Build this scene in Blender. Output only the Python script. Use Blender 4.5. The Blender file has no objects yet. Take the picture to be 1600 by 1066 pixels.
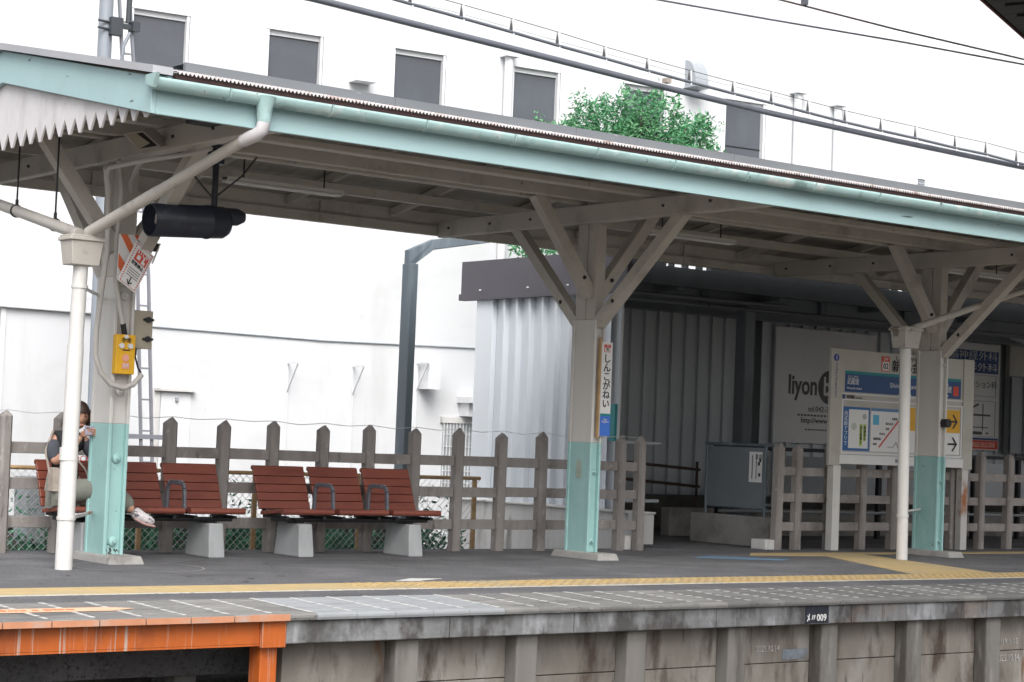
import bpy, math, random
from mathutils import Vector, Matrix
random.seed(7)
R = math.radians
sc = bpy.context.scene
COL = sc.collection

# ------------------------------------------------------------------ camera
EYE = 1.15
MW = ((0.78996297, -0.06239707, 0.60997141),      # world X in (right, up, forward)
      (-0.61185384, -0.01545577, 0.79081983),     # world Y
      (0.03991727, 0.99793172, 0.05038737))       # world Z
cam_d = bpy.data.cameras.new('camera'); cam = bpy.data.objects.new('camera', cam_d); COL.objects.link(cam)
cam_d.sensor_width = 36; cam_d.lens = 3050/1600*36; cam_d.clip_start = .05; cam_d.clip_end = 2000
m = Matrix.Identity(4)
for i in range(3):
    m[i][0] = MW[i][0]; m[i][1] = MW[i][1]; m[i][2] = -MW[i][2]
m[2][3] = EYE
cam.matrix_world = m
sc.camera = cam
sc.render.resolution_x = 1024; sc.render.resolution_y = 682

# ------------------------------------------------------------------ world + sun + exposure (overcast day)
SUN_EL, SUN_AZ = 48, 210          # azimuth measured clockwise from +Y
w = bpy.data.worlds.new('World'); sc.world = w; w.use_nodes = True
nt = w.node_tree; nt.nodes.clear()
sky = nt.nodes.new('ShaderNodeTexSky'); sky.sky_type = 'NISHITA'; sky.sun_disc = False
sky.sun_elevation = R(SUN_EL); sky.sun_rotation = R(SUN_AZ); sky.air_density = 1.0; sky.dust_density = 6; sky.ozone_density = 1
hs = nt.nodes.new('ShaderNodeHueSaturation'); hs.inputs['Saturation'].default_value = .30; hs.inputs['Value'].default_value = 1.0
bg = nt.nodes.new('ShaderNodeBackground'); bg.inputs['Strength'].default_value = .15
ow = nt.nodes.new('ShaderNodeOutputWorld')
nt.links.new(sky.outputs[0], hs.inputs['Color']); nt.links.new(hs.outputs[0], bg.inputs[0]); nt.links.new(bg.outputs[0], ow.inputs[0])
sd = bpy.data.lights.new('sun', 'SUN'); sd.energy = 0.85; sd.angle = R(40); sd.color = (1, .985, .965)
so = bpy.data.objects.new('sun', sd); COL.objects.link(so)
az = R(SUN_AZ); el = R(SUN_EL)
sv = Vector((math.sin(az)*math.cos(el), math.cos(az)*math.cos(el), math.sin(el)))
so.rotation_euler = sv.to_track_quat('Z', 'Y').to_euler(); so.location = (0, 0, 30)
sc.view_settings.view_transform = 'Standard'; sc.view_settings.look = 'None'
sc.view_settings.exposure = 0.76; sc.view_settings.gamma = 1

# ------------------------------------------------------------------ measured points: pixel + known plane -> metres
def _ray(px, py):
    c = (px-800, 533-py, 3050)
    return Vector([sum(MW[i][k]*c[k] for k in range(3)) for i in range(3)])
def U(px, py, y):
    r = _ray(px, py); t = y/r.y; return Vector((r.x*t, y, EYE+r.z*t))
def UX(px, py, x):
    r = _ray(px, py); t = x/r.x; return Vector((x, r.y*t, EYE+r.z*t))
WA = R(-7); WO = Vector((20, 26, 0))           # long white facade: turned 7 degrees
def UW(px, py):
    r = _ray(px, py); n = Vector((-math.sin(WA), math.cos(WA), 0)); t = (WO-Vector((0, 0, EYE))).dot(n)/r.dot(n)
    p = Vector((0, 0, EYE))+r*t; d = p-WO
    return d.x*math.cos(WA)+d.y*math.sin(WA), p.z

# ------------------------------------------------------------------ materials
MATS = {}
def mat(name, col, rough=.6, var=.12, scale=6, stretch=(1, 1, 1), dirt=None, dscale=3, dlo=.5, dhi=.7, dstretch=None, bump=0, bscale=60, metal=0, spec=.5, alpha=1):
    if name in MATS: return MATS[name]
    ma = bpy.data.materials.new(name); ma.use_nodes = True; MATS[name] = ma
    t = ma.node_tree; b = t.nodes['Principled BSDF']
    b.inputs['Roughness'].default_value = rough; b.inputs['Metallic'].default_value = metal
    b.inputs['Specular IOR Level'].default_value = spec
    N = t.nodes.new; L = t.links.new
    tc = N('ShaderNodeTexCoord')
    def noise(sc_, st, det=5):
        mp = N('ShaderNodeMapping'); mp.inputs['Scale'].default_value = st
        nz = N('ShaderNodeTexNoise'); nz.inputs['Scale'].default_value = sc_; nz.inputs['Detail'].default_value = det; nz.inputs['Roughness'].default_value = .6
        L(tc.outputs['Object'], mp.inputs['Vector']); L(mp.outputs[0], nz.inputs['Vector']); return nz
    nz = noise(scale, stretch)
    cr = N('ShaderNodeValToRGB'); cr.color_ramp.elements[0].position = .3; cr.color_ramp.elements[1].position = .7
    cr.color_ramp.elements[0].color = (*[c*(1-var) for c in col], 1); cr.color_ramp.elements[1].color = (*[min(1, c*(1+var)) for c in col], 1)
    L(nz.outputs['Fac'], cr.inputs['Fac']); out = cr.outputs[0]
    if dirt:
        for k, dd in enumerate(dirt if isinstance(dirt, list) else [(dirt, dscale, dstretch or stretch, dlo, dhi)]):
            dc, ds, dst, lo, hi = dd
            n2 = noise(ds, dst, 8); r2 = N('ShaderNodeMapRange'); r2.inputs['From Min'].default_value = lo; r2.inputs['From Max'].default_value = hi
            L(n2.outputs['Fac'], r2.inputs['Value'])
            mx = N('ShaderNodeMix'); mx.data_type = 'RGBA'; L(r2.outputs[0], mx.inputs['Factor']); L(out, mx.inputs['A']); mx.inputs['B'].default_value = (*dc, 1)
            out = mx.outputs['Result']
    L(out, b.inputs['Base Color'])
    if bump:
        n3 = noise(bscale, (1, 1, 1)); bp = N('ShaderNodeBump'); bp.inputs['Strength'].default_value = bump; bp.inputs['Distance'].default_value = .01
        L(n3.outputs['Fac'], bp.inputs['Height']); L(bp.outputs[0], b.inputs['Normal'])
    return ma
V = (1, 1, .12)   # vertical streaks
M = dict(
 asphalt=mat('asphalt', (.112, .112, .120), .92, .12, 2.2, dirt=[((.17, .17, .178), 1.1, (1, 1, 1), .5, .72), ((.055, .055, .057), 38, (1, 1, 1), .52, .66), ((.19, .19, .195), 48, (1, 1, 1), .60, .70), ((.075, .075, .08), .9, (.5, 2, 1), .54, .66), ((.06, .058, .055), 5, (1, 1, 1), .64, .72)], bump=.6, bscale=160),
 yellow=mat('yellow_tactile', (.44, .33, .16), .85, .12, 9, dirt=[((.34, .30, .22), 3, (.4, 1, 1), .5, .7)], bump=.2),
 whiteline=mat('worn_white_line', (.55, .53, .48), .8, .2, 20, dirt=((.25, .25, .25)), dscale=14),
 nose=mat('edge_block', (.20, .198, .19), .9, .14, 3, (1, 3, 1), dirt=[((.105, .105, .103), 2.2, (.6, 2, 1), .5, .70), ((.29, .29, .28), 25, (.2, 3, 1), .6, .7), ((.07, .07, .07), 45, (1, 1, 1), .60, .68)], bump=.4),
 nose2=mat('pale_edge_block', (.29, .305, .32), .88, .08, 3, (1, 3, 1), dirt=[((.20, .205, .21), 3, (.5, 2, 1), .52, .75)], bump=.3),
 dots=mat('white_joint', (.50, .50, .49), .85, .25, 30),
 orange=mat('orange_paint', (.43, .098, .014), .55, .12, 5, dirt=[((.44, .33, .28), 30, (1, 1, .02), .58, .66), ((.42, .30, .24), 70, (1, 1, .015), .60, .67), ((.17, .04, .015), 3, (1, 1, .4), .54, .74)], bump=.1),
 orange2=mat('faded_orange_lip', (.50, .23, .13), .6, .12, 5, dirt=((.4, .32, .28)), dscale=6),
 coping=mat('stained_coping', (.20, .205, .21), .9, .25, 5, V, dirt=[((.34, .35, .37), 5, (1, 1, .3), .54, .64), ((.075, .072, .072), 3.4, (1, 1, .6), .48, .60), ((.22, .165, .135), 1.3, (1, 1, 1), .58, .7), ((.05, .049, .048), 9, (1, 1, .12), .58, .68)], bump=.8, bscale=30),
 panel=mat('stained_panel', (.225, .205, .18), .92, .2, 3, (1, 1, .4), dirt=[((.31, .295, .27), 2.5, (1, 1, .5), .50, .66), ((.08, .06, .048), 3.2, (1.2, 1, .38), .52, .66), ((.16, .09, .05), 5, (1, 1, .2), .64, .72), ((.06, .048, .04), 12, (1, 1, .12), .62, .72)], bump=.4, bscale=40),
 pilaster=mat('pilaster_concrete', (.18, .172, .158), .92, .15, 5, V, dirt=[((.09, .08, .07), 4, (1, 1, .2), .52, .68), ((.25, .24, .225), 9, (1, 1, .15), .58, .68)], bump=.3),
 void=mat('dark_void', (.03, .028, .027), 1, .2),
 mint=mat('mint_paint', (.32, .53, .515), .55, .06, 3, dirt=[((.20, .40, .38), 1.6, (1, 1, .6), .56, .76), ((.40, .60, .575), 7, (1, 1, .25), .6, .72), ((.13, .15, .13), 11, (.5, 1, 1), .665, .70)], bump=.25, bscale=22),
 mint2=mat('mint_fascia', (.385, .55, .57), .5, .05, 2, (.4, 1, 1), dirt=[((.30, .43, .44), 1.5, (.5, 1, 1), .56, .8), ((.10, .13, .13), 5, (.3, 1, 3), .67, .71)], bump=.15, bscale=20),
 mintg=mat('mint_gutter', (.34, .49, .485), .5, .1, 4, (.6, 1, 1), dirt=[((.52, .58, .56), 7, (.7, 1, 1), .53, .70), ((.17, .26, .25), 3, (1, 1, 1), .57, .72), ((.10, .12, .11), 16, (1, 1, 1), .66, .71)], bump=.2, bscale=30),
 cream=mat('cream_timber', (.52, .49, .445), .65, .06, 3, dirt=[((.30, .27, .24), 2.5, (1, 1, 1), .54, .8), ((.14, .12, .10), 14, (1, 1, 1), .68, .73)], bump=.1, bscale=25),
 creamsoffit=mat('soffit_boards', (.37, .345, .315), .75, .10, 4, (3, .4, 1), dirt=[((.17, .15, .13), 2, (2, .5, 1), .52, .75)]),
 postwhite=mat('post_white', (.60, .585, .56), .55, .05, 3, V, dirt=[((.42, .39, .35), 3, V, .56, .76), ((.16, .12, .09), 18, (1, 1, .6), .715, .74)], bump=.1, bscale=25),
 pipewhite=mat('pipe_white', (.64, .635, .62), .42, .04, 4, dirt=[((.38, .35, .31), 7, (1, 1, .3), .64, .8), ((.2, .13, .08), 25, (1, 1, 1), .71, .75)]),
 pipecream=mat('pipe_cream', (.50, .475, .435), .45, .08, 4, dirt=[((.26, .22, .18), 6, (1, 1, 1), .58, .76)]),
 flaky=mat('flaking_cream', (.47, .45, .415), .7, .06, 4, dirt=[((.22, .19, .16), 6, (1, 1, 1), .55, .6)]),
 rusty=mat('rusty_white', (.55, .54, .53), .6, .08, 4, dirt=[((.34, .13, .05), 5, (1, 1, .35), .52, .62)]),
 valance=mat('valance_boards', (.66, .645, .66), .6, .05, 5, dirt=[((.12, .10, .09), 22, (1, 1, .45), .69, .73), ((.47, .45, .45), 2.5, (1, 1, .4), .52, .75)]),
 capgrey=mat('cap_grey', (.42, .43, .46), .5, .08, 3, (.6, .6, 1)),
 roofgrey=mat('roof_grey', (.17, .185, .20), .5, .10, 3, (.3, 1, 1), dirt=((.35, .37, .4)), dscale=9, dlo=.66, dhi=.72),
 corr=mat('corrugated_white', (.62, .58, .58), .5, .15, 9, dirt=((.3, .2, .17)), dscale=9),
 maroon=mat('maroon_edge', (.035, .016, .015), .8, .2, 20),
 plinth=mat('plinth_concrete', (.32, .315, .30), .9, .12, 8, dirt=[((.16, .15, .14), 4, (1, 1, 1), .52, .7)], bump=.5),
 fence=mat('fence_concrete', (.275, .255, .243), .92, .14, 6, V, dirt=[((.15, .133, .125), 2.5, (1, 1, .5), .50, .72), ((.37, .35, .335), 14, (1, 1, .6), .60, .70), ((.10, .09, .08), 9, (1, 1, .2), .63, .70)], bump=.6, bscale=70),
 wood=mat('bench_slat', (.205, .058, .038), .38, .14, 3, (.5, 1, 1), dirt=((.13, .034, .023)), dscale=5, dstretch=(.3, 1, 1)),
 darkmetal=mat('dark_metal', (.022, .022, .026), .45, .1, metal=.2),
 armgrey=mat('arm_metal', (.10, .11, .13), .4, .15, 20, dirt=((.3, .33, .35)), dscale=25, dlo=.64, dhi=.7),
 basegrey=mat('bench_base', (.36, .375, .385), .85, .07, 6, V, dirt=[((.25, .26, .265), 3, (1, 1, .3), .52, .75)], bump=.2),
 navy=mat('navy_hood', (.022, .028, .045), .42, .2, 6, dirt=((.07, .08, .10)), dscale=12, dlo=.60, dhi=.75),
 bwall=mat('white_render', (.63, .645, .665), .8, .02, .6, dirt=[((.56, .57, .585), 1.0, (.6, .6, 1.2), .52, .74), ((.47, .47, .465), 7, (1, 1, .25), .66, .76), ((.56, .57, .58), 2.2, (.5, .5, .12), .56, .70)]),
 bwhite=mat('white_metal', (.70, .71, .73), .5, .03, 2),
 glass=mat('window_panel', (.088, .094, .110), .22, .10, .4, (1, 1, 1), dirt=[((.11, .13, .15), .5, (1, 1, 1), .5, .7)]),
 grey=mat('grey_metal', (.36, .39, .42), .4, .06, 4, V, metal=.2),
 pole=mat('galvanised', (.27, .30, .34), .45, .10, 4, V, dirt=((.20, .22, .25)), dscale=3),
 ladder=mat('ladder_metal', (.22, .225, .26), .4, .08, 5),
 colgrey=mat('column_grey', (.17, .19, .215), .5, .1, 4),
 steelblue=mat('steel_blue', (.105, .135, .16), .45, .15, 4, V, dirt=((.20, .24, .27)), dscale=4),
 steeldark=mat('steel_dark', (.050, .057, .066), .6, .15, 4),
 fasciagrey=mat('entrance_fascia', (.075, .07, .084), .5, .04, 2),
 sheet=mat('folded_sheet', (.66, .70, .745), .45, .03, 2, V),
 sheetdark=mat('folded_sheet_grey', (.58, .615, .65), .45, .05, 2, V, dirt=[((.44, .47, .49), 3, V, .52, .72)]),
 found=mat('foundation', (.60, .595, .585), .9, .10, 5, V, dirt=[((.26, .25, .24), 4, (1, 1, .25), .54, .68)], bump=.3),
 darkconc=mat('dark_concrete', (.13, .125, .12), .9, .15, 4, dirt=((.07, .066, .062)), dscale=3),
 midconc=mat('mid_concrete', (.25, .245, .235), .9, .12, 4, dirt=((.14, .135, .13)), dscale=3),
 signwhite=mat('sign_white', (.74, .74, .74), .4, .03, 2),
 signcream=mat('sign_cream', (.47, .455, .415), .45, .05, 2, dirt=((.38, .36, .32)), dscale=2),
 boardgrey=mat('liyon_panel', (.74, .735, .75), .4, .04, .6, dirt=[((.62, .61, .62), 1, (1, 1, .5), .5, .75)]),
 blue=mat('sign_blue', (.022, .07, .21), .4, .05),
 blue2=mat('sign_bright_blue', (.05, .16, .58), .4, .05),
 teal=mat('sign_teal', (.01, .22, .24), .4, .05),
 red=mat('sign_red', (.62, .07, .04), .5, .05),
 brightor=mat('stripe_orange', (.72, .16, .06), .5, .05),
 black=mat('black', (.015, .015, .017), .5, .05),
 tgrey=mat('text_grey', (.10, .095, .10), .5, .05),
 yellowbox=mat('yellow_box', (.76, .42, .02), .42, .04, 5),
 exityellow=mat('exit_yellow', (.70, .38, .03), .45, .04),
 lime=mat('lime', (.42, .58, .12), .5, .05),
 cyan=mat('cyan', (.10, .42, .62), .5, .05),
 pink=mat('pink_label', (.75, .36, .28), .5, .1),
 beige=mat('beige_box', (.42, .38, .30), .5, .05, 4),
 conduit=mat('conduit', (.50, .48, .455), .5, .06, 4),
 wire=mat('wire_dark', (.06, .06, .065), .5, .1),
 cable=mat('cable_grey', (.13, .14, .165), .4, .1, 3),
 wiregalv=mat('wire_light', (.50, .53, .55), .4, .05),
 leaf=mat('leaf_green', (.075, .27, .12), .55, .4, 3, dirt=[((.20, .44, .22), 2.2, (1, 1, 1), .48, .68), ((.035, .13, .06), 5, (1, 1, 1), .56, .68)]),
 leafdark=mat('leaf_dark', (.05, .20, .11), .6, .45, 3, dirt=[((.14, .38, .22), 3, (1, 1, 1), .52, .7)]),
 bark=mat('bark', (.12, .085, .06), .9, .2, 9),
 earth=mat('earth', (.09, .085, .075), .95, .3, 2, bump=.5),
 ballast=mat('ballast', (.11, .10, .092), .95, .4, 12, bump=1, bscale=20),
 tube=mat('lamp_tube', (.80, .80, .79), .3, .01),
 lampbody=mat('lamp_body', (.66, .65, .62), .5, .04),
 skin=mat('skin', (.48, .26, .18), .55, .05),
 hair=mat('hair', (.045, .025, .018), .5, .3, 12, (1, 1, .2)),
 shirt=mat('shirt_black', (.02, .02, .022), .9, .2, 10),
 sleeve=mat('sleeve_charcoal', (.06, .065, .08), .9, .2, 10),
 trousers=mat('trousers_olive', (.17, .175, .15), .9, .15, 6),
 shoe=mat('shoe', (.56, .53, .54), .6, .2, 22, dirt=((.12, .11, .12)), dscale=26, dlo=.55, dhi=.6),
 sole=mat('shoe_sole', (.40, .26, .235), .6, .1),
 strap=mat('bag_tan', (.34, .29, .25), .8, .15, 12),
 phone=mat('phone_lilac', (.36, .33, .41), .25, .05),
 rustrail=mat('ochre_rail', (.48, .32, .17), .6, .2, 9),
 brownrail=mat('brown_rail', (.09, .06, .05), .6, .2, 9),
 netdark=mat('near_roof', (.055, .058, .06), .8, .5, 3, (3, .6, 1)),
 redtrim=mat('red_trim', (.13, .025, .03), .7, .2, 9),
 cabinet=mat('cabinet_grey', (.34, .36, .385), .5, .04),
)

# ------------------------------------------------------------------ mesh helpers
class MB:
    def __init__(s): s.v = []; s.f = []; s.sm = []; s.mi = []; s.cur = 0
    def add(s, vs, fs, smooth=False):
        o = len(s.v); s.v += [Vector(x) for x in vs]
        for f in fs: s.f.append([o+i for i in f]); s.sm.append(smooth); s.mi.append(s.cur)
        return s
    def box(s, x0, x1, y0, y1, z0, z1):
        vs = [(x, y, z) for z in (z0, z1) for y in (y0, y1) for x in (x0, x1)]
        return s.add(vs, [(0, 2, 3, 1), (4, 5, 7, 6), (0, 1, 5, 4), (2, 6, 7, 3), (0, 4, 6, 2), (1, 3, 7, 5)])
    def taper(s, x0, x1, y0, y1, z0, z1, dx, dy):
        vs = [(x0, y0, z0), (x1, y0, z0), (x0, y1, z0), (x1, y1, z0), (x0+dx, y0+dy, z1), (x1-dx, y0+dy, z1), (x0+dx, y1-dy, z1), (x1-dx, y1-dy, z1)]
        return s.add(vs, [(0, 2, 3, 1), (4, 5, 7, 6), (0, 1, 5, 4), (2, 6, 7, 3), (0, 4, 6, 2), (1, 3, 7, 5)])
    def beam(s, p, q, wd, ht, up=(0, 0, 1)):
        p = Vector(p); q = Vector(q); d = (q-p).normalized(); up = Vector(up)
        a = d.cross(up).normalized(); b = a.cross(d).normalized(); a = a*wd/2; b = b*ht/2
        vs = [c+sa*a+sb*b for c in (p, q) for sa, sb in ((-1, -1), (1, -1), (1, 1), (-1, 1))]
        return s.add(vs, [(3, 2, 1, 0), (4, 5, 6, 7), (0, 1, 5, 4), (1, 2, 6, 5), (2, 3, 7, 6), (3, 0, 4, 7)])
    def tube(s, pts, r, n=12, caps=True, radii=None):
        pts = [Vector(p) for p in pts]; vs = []; up = Vector((0, 0, 1))
        prev = None
        for i, p in enumerate(pts):
            d = (pts[min(i+1, len(pts)-1)]-pts[max(i-1, 0)]).normalized()
            if prev is None:
                a = d.cross(up)
                if a.length < .1: a = d.cross(Vector((1, 0, 0)))
            else: a = prev-d*prev.dot(d)
            a.normalize(); prev = a; b = d.cross(a); rr = radii[i] if radii else r
            for k in range(n):
                t = 2*math.pi*k/n; vs.append(p+a*math.cos(t)*rr+b*math.sin(t)*rr)
        fs = [(i*n+k, i*n+(k+1) % n, (i+1)*n+(k+1) % n, (i+1)*n+k) for i in range(len(pts)-1) for k in range(n)]
        s.add(vs, fs, True)
        if caps:
            s.add(vs[:n], [list(range(n))[::-1]]); s.add(vs[-n:], [list(range(n))])
        return s
    def prism(s, poly, d):        # poly: 3D points, d: extrusion vector
        n = len(poly); poly = [Vector(p) for p in poly]; d = Vector(d)
        return s.add(poly+[p+d for p in poly], [list(range(n))[::-1], [n+i for i in range(n)]]+[(i, (i+1) % n, n+(i+1) % n, n+i) for i in range(n)])
    def quad(s, a, b, c, d): return s.add([a, b, c, d], [(0, 1, 2, 3)])
    def ball(s, c, r, n=10, sq=(1, 1, 1)):
        vs = []; m_ = n//2
        for i in range(m_+1):
            ph = math.pi*i/m_
            for k in range(n):
                t = 2*math.pi*k/n; vs.append((c[0]+r*sq[0]*math.sin(ph)*math.cos(t), c[1]+r*sq[1]*math.sin(ph)*math.sin(t), c[2]+r*sq[2]*math.cos(ph)))
        return s.add(vs, [(i*n+k, (i+1)*n+k, (i+1)*n+(k+1) % n, i*n+(k+1) % n) for i in range(m_) for k in range(n)], True)
    def build(s, name, mt, parent=None, bevel=0, local=False):
        me = bpy.data.meshes.new(name)
        off = Vector((0, 0, 0))
        if parent is not None and not local:
            p = parent
            while p is not None: off += p.location; p = p.parent
        me.from_pydata([tuple(v-off) for v in s.v], [], s.f)
        mts = mt if isinstance(mt, (list, tuple)) else [mt]
        for k in mts: me.materials.append(M[k] if isinstance(k, str) else k)
        for i, p in enumerate(me.polygons): p.use_smooth = s.sm[i]; p.material_index = s.mi[i]
        me.update()
        o = bpy.data.objects.new(name, me); COL.objects.link(o)
        if parent is not None: o.parent = parent
        if bevel:
            b = o.modifiers.new('bevel', 'BEVEL'); b.width = bevel; b.segments = 2; b.limit_method = 'ANGLE'; b.angle_limit = R(40)
        return o
def tag(o, label=None, cat=None, group=None, kind=None):
    for k, v in (('label', label), ('category', cat), ('group', group), ('kind', kind)):
        if v: o[k] = v
    return o
def empty(name, loc, label, cat, group=None, rz=0):
    o = bpy.data.objects.new(name, None); COL.objects.link(o); o.location = loc; o.rotation_euler = (0, 0, rz); o.empty_display_size = .2
    return tag(o, label, cat, group)
def struct(name, mb, mt): return tag(mb.build(name, mt), kind='structure')
def bx(*a): return MB().box(*a)
def copy_tree(o, parent=None):
    c = o.copy(); COL.objects.link(c); c.parent = parent
    for ch in list(o.children): copy_tree(ch, c)
    return c
def text(body, h, mt, loc, parent, face='front', width=None, align='LEFT', name='lettering', local=False, bold=0, spacing=1.0, line=1.0, rot=None, thick=.0015):
    cu = bpy.data.curves.new(name, 'FONT'); cu.body = body; cu.size = h; cu.align_x = align; cu.align_y = 'CENTER'
    cu.extrude = thick; cu.offset = bold; cu.space_character = spacing; cu.space_line = line; cu.resolution_u = 3
    o = bpy.data.objects.new(name, cu); COL.objects.link(o)
    bpy.context.view_layer.update()
    me = bpy.data.meshes.new_from_object(o.evaluated_get(bpy.context.evaluated_depsgraph_get()))
    bpy.data.objects.remove(o); bpy.data.curves.remove(cu)
    if width and me.vertices:
        xs = [v.co.x for v in me.vertices]; k = width/(max(xs)-min(xs))
        for v in me.vertices: v.co.x *= k
    rm = {'front': Matrix.Rotation(R(90), 4, 'X'), 'side': Matrix.Rotation(R(-90), 4, 'Z') @ Matrix.Rotation(R(90), 4, 'X')}.get(face, rot)
    me.transform(rm)
    off = Vector((0, 0, 0)); p = parent
    if not local:
        while p is not None: off += p.location; p = p.parent
    me.transform(Matrix.Translation(Vector(loc)-off))
    me.materials.clear(); me.materials.append(M[mt] if isinstance(mt, str) else mt)
    r = bpy.data.objects.new(name, me); COL.objects.link(r); r.parent = parent
    return r
def merge_meshes(objs, name):      # several lettering pieces -> one mesh
    vs = []; fs = []; mts = []; mi = []
    for o in objs:
        b = len(vs); mt_ = o.data.materials[0]
        if mt_ not in mts: mts.append(mt_)
        vs += [tuple(v.co) for v in o.data.vertices]
        for p in o.data.polygons: fs.append([b+i for i in p.vertices]); mi.append(mts.index(mt_))
    me = bpy.data.meshes.new(name); me.from_pydata(vs, [], fs)
    for k in mts: me.materials.append(k)
    for i, p in enumerate(me.polygons): p.material_index = mi[i]
    r = bpy.data.objects.new(name, me); COL.objects.link(r); r.parent = objs[0].parent
    for o in objs: bpy.data.objects.remove(o)
    return r

XR = 34.0            # right end of long things
# ================================================================== SETTING
struct('ground', MB().box(-300, 400, -200, 500, -1.6, -1.1), 'earth')
struct('track_bed', MB().box(-40, 80, 6.6, 10.6, -1.09, -1.0), 'ballast')
for y in (7.9, 8.97):
    pass
struct('platform', MB().box(-6, XR, 11.62, 16.32, -.5, 0).box(15.2, XR, 16.32, 20.7, -.5, -.004), 'asphalt')
# rails of the near track (below the frame)
rl = MB()
for y in (8.0, 9.07): rl.box(-40, 80, y-.035, y+.035, -1.0, -.85)
struct('rails', rl, 'steeldark')
# edge blocks with grooves
PX0 = 6.197-.3065*36; pitch = .3065
nb = MB()
i = 0; x = PX0
while x < XR:
    pale = 6.75 < x < 8.2
    nb.cur = 1 if pale else random.Random(i*7+1).choice([0, 0, 2, 3])
    x1 = x+pitch-.004
    # block top sloping gently to the edge, rounded lip
    n = 9; y0, y1 = 10.80, 11.615
    z = lambda yy: -.022*(1-(yy-y0)/(y1-y0))
    if x < XR-0.1:
        # ridged top
        ys = []
        k = 7
        prof = [(y0-.03, -.062), (y0-.036, -.045), (y0-.034, -.03), (y0-.02, -.021)]
        for q in range(k):
            a = y0+.05+(y1-y0-.06)*q/k; b_ = y0+.05+(y1-y0-.06)*(q+.82)/k
            prof += [(a, z(a)+.002), (b_, z(b_)+.002), (b_+.003, z(b_)-.007), (y0+.05+(y1-y0-.06)*(q+1)/k-.003, z(b_)-.007)]
        prof += [(y1, 0), (y1, -.062)]
        nb.prism([(x, a, b) for a, b in prof], (x1-x, 0, 0))
    x += pitch; i += 1
struct('platform_edge_blocks', nb, ['nose', 'nose2', mat('edge_block_dark', (.165, .163, .158), .9, .14, 3, (1, 3, 1), dirt=[((.09, .09, .088), 2.2, (.6, 2, 1), .5, .70)], bump=.4), mat('edge_block_light', (.235, .232, .222), .9, .14, 3, (1, 3, 1), dirt=[((.13, .13, .128), 2.2, (.6, 2, 1), .5, .70)], bump=.4)])
jt = MB(); x = PX0
while x < XR-.3:
    # broken white joint marks
    yy = 10.85
    rr = random.Random(int(x*100))
    while yy < 11.55:
        L_ = .10 if x < 10 else .06
        zz = -.022*(1-(yy-10.8)/.815)+.0045
        jt.box(x-.016, x+.012, yy, yy+L_*rr.uniform(.7, 1), zz-.002, zz+.001); yy += L_+(.012 if x < 10 else .05)
    x += pitch
struct('joint_marks', jt, 'dots')
# tactile line, its worn white edge and the branch to the exit
tm = MB().box(-6, XR, 12.10, 12.62, .0, .004).box(16.25, XR, 15.22, 15.5, 0, .004)
tm.prism([(14.75, 12.62, .0), (16.0, 12.62, 0), (16.9, 15.22, 0), (16.15, 15.5, 0), (15.4, 15.5, 0), (15.1, 15.2, 0), (16.05, 15.0, 0)], (0, 0, .0045))
rr = random.Random(3)
for X in [8.2+.1*k for k in range(150)]:
    for Y in (12.17, 12.27, 12.37, 12.47, 12.56): tm.box(X-.025, X+.025, Y-.025, Y+.025, .004, .010)
struct('tactile_paving', tm, 'yellow')
wl = MB(); X = -6
while X < XR:
    L_ = rr.uniform(.2, .9); wl.box(X, X+L_, 12.055+rr.uniform(0, .01), 12.096, .001, .0045); X += L_+.004
struct('white_edge_line', wl, 'whiteline')
pm = MB(); pm.prism([U(618, 905, 12.75)*1, U(640, 900, 12.95)*1, U(690, 905, 12.9)*1, U(655, 908, 12.72)*1], (0, 0, .001))
for v in pm.v[:4]: v.z = .001
for v in pm.v[4:]: v.z = .004
struct('worn_floor_mark', pm, 'dots')
fm = MB(); fm.prism([(14.0, 14.93, .001), (14.35, 15.1, .001), (15.05, 14.55, .001), (14.8, 14.45, .001)], (0, 0, .003))
struct('blue_floor_mark', fm, mat('blue_floor', (.10, .22, .36), .8, .25, 12, dirt=((.12, .12, .125)), dscale=7))
# asphalt patch around the first post
ring = MB()
ns = 40
for k in range(ns):
    t0 = 2*math.pi*k/ns; t1 = 2*math.pi*(k+1)/ns
    c = (7.35, 14.35)
    ring.quad((c[0]+.52*math.cos(t0), c[1]+.5*math.sin(t0), .003), (c[0]+.52*math.cos(t1), c[1]+.5*math.sin(t1), .003), (c[0]+.54*math.cos(t1), c[1]+.52*math.sin(t1), .003), (c[0]+.54*math.cos(t0), c[1]+.52*math.sin(t0), .003))
struct('asphalt_patch_seam', ring, mat('seam', (.24, .23, .22), .9, .2, 9))

gm = MB(); rg = random.Random(9)
for _ in range(90):
    X, Y, q_ = rg.uniform(4.5, 21), rg.uniform(12.7, 15.8), rg.uniform(.012, .03)
    gm.add([(X+q_*rg.uniform(.8, 1.2)*math.cos(t*math.pi/4), Y+q_*1.3*math.sin(t*math.pi/4), .0035) for t in range(8)], [tuple(range(8))])
struct('gum_spots', gm, mat('gum', (.05, .05, .05), .9, .5, 2))
ck = MB(); rk = random.Random(21)
for _ in range(16):
    X, Y = rk.uniform(5, 20), rk.uniform(12.8, 15.6); an_ = rk.choice([0, math.pi/2, .3])+rk.uniform(-.3, .3)
    for j in range(rk.randint(5, 14)):
        L_ = rk.uniform(.05, .14); X2, Y2 = X+L_*math.cos(an_), min(15.9, max(12.66, Y+L_*math.sin(an_))); nx, ny = -math.sin(an_)*.004, math.cos(an_)*.004
        ck.quad((X-nx, Y-ny, .0022), (X2-nx, Y2-ny, .0022), (X2+nx, Y2+ny, .0022), (X+nx, Y+ny, .0022)); X, Y = X2, Y2; an_ += rk.uniform(-.5, .5)
struct('surface_cracks', ck, mat('crack', (.04, .04, .04), .95, .2))
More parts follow.
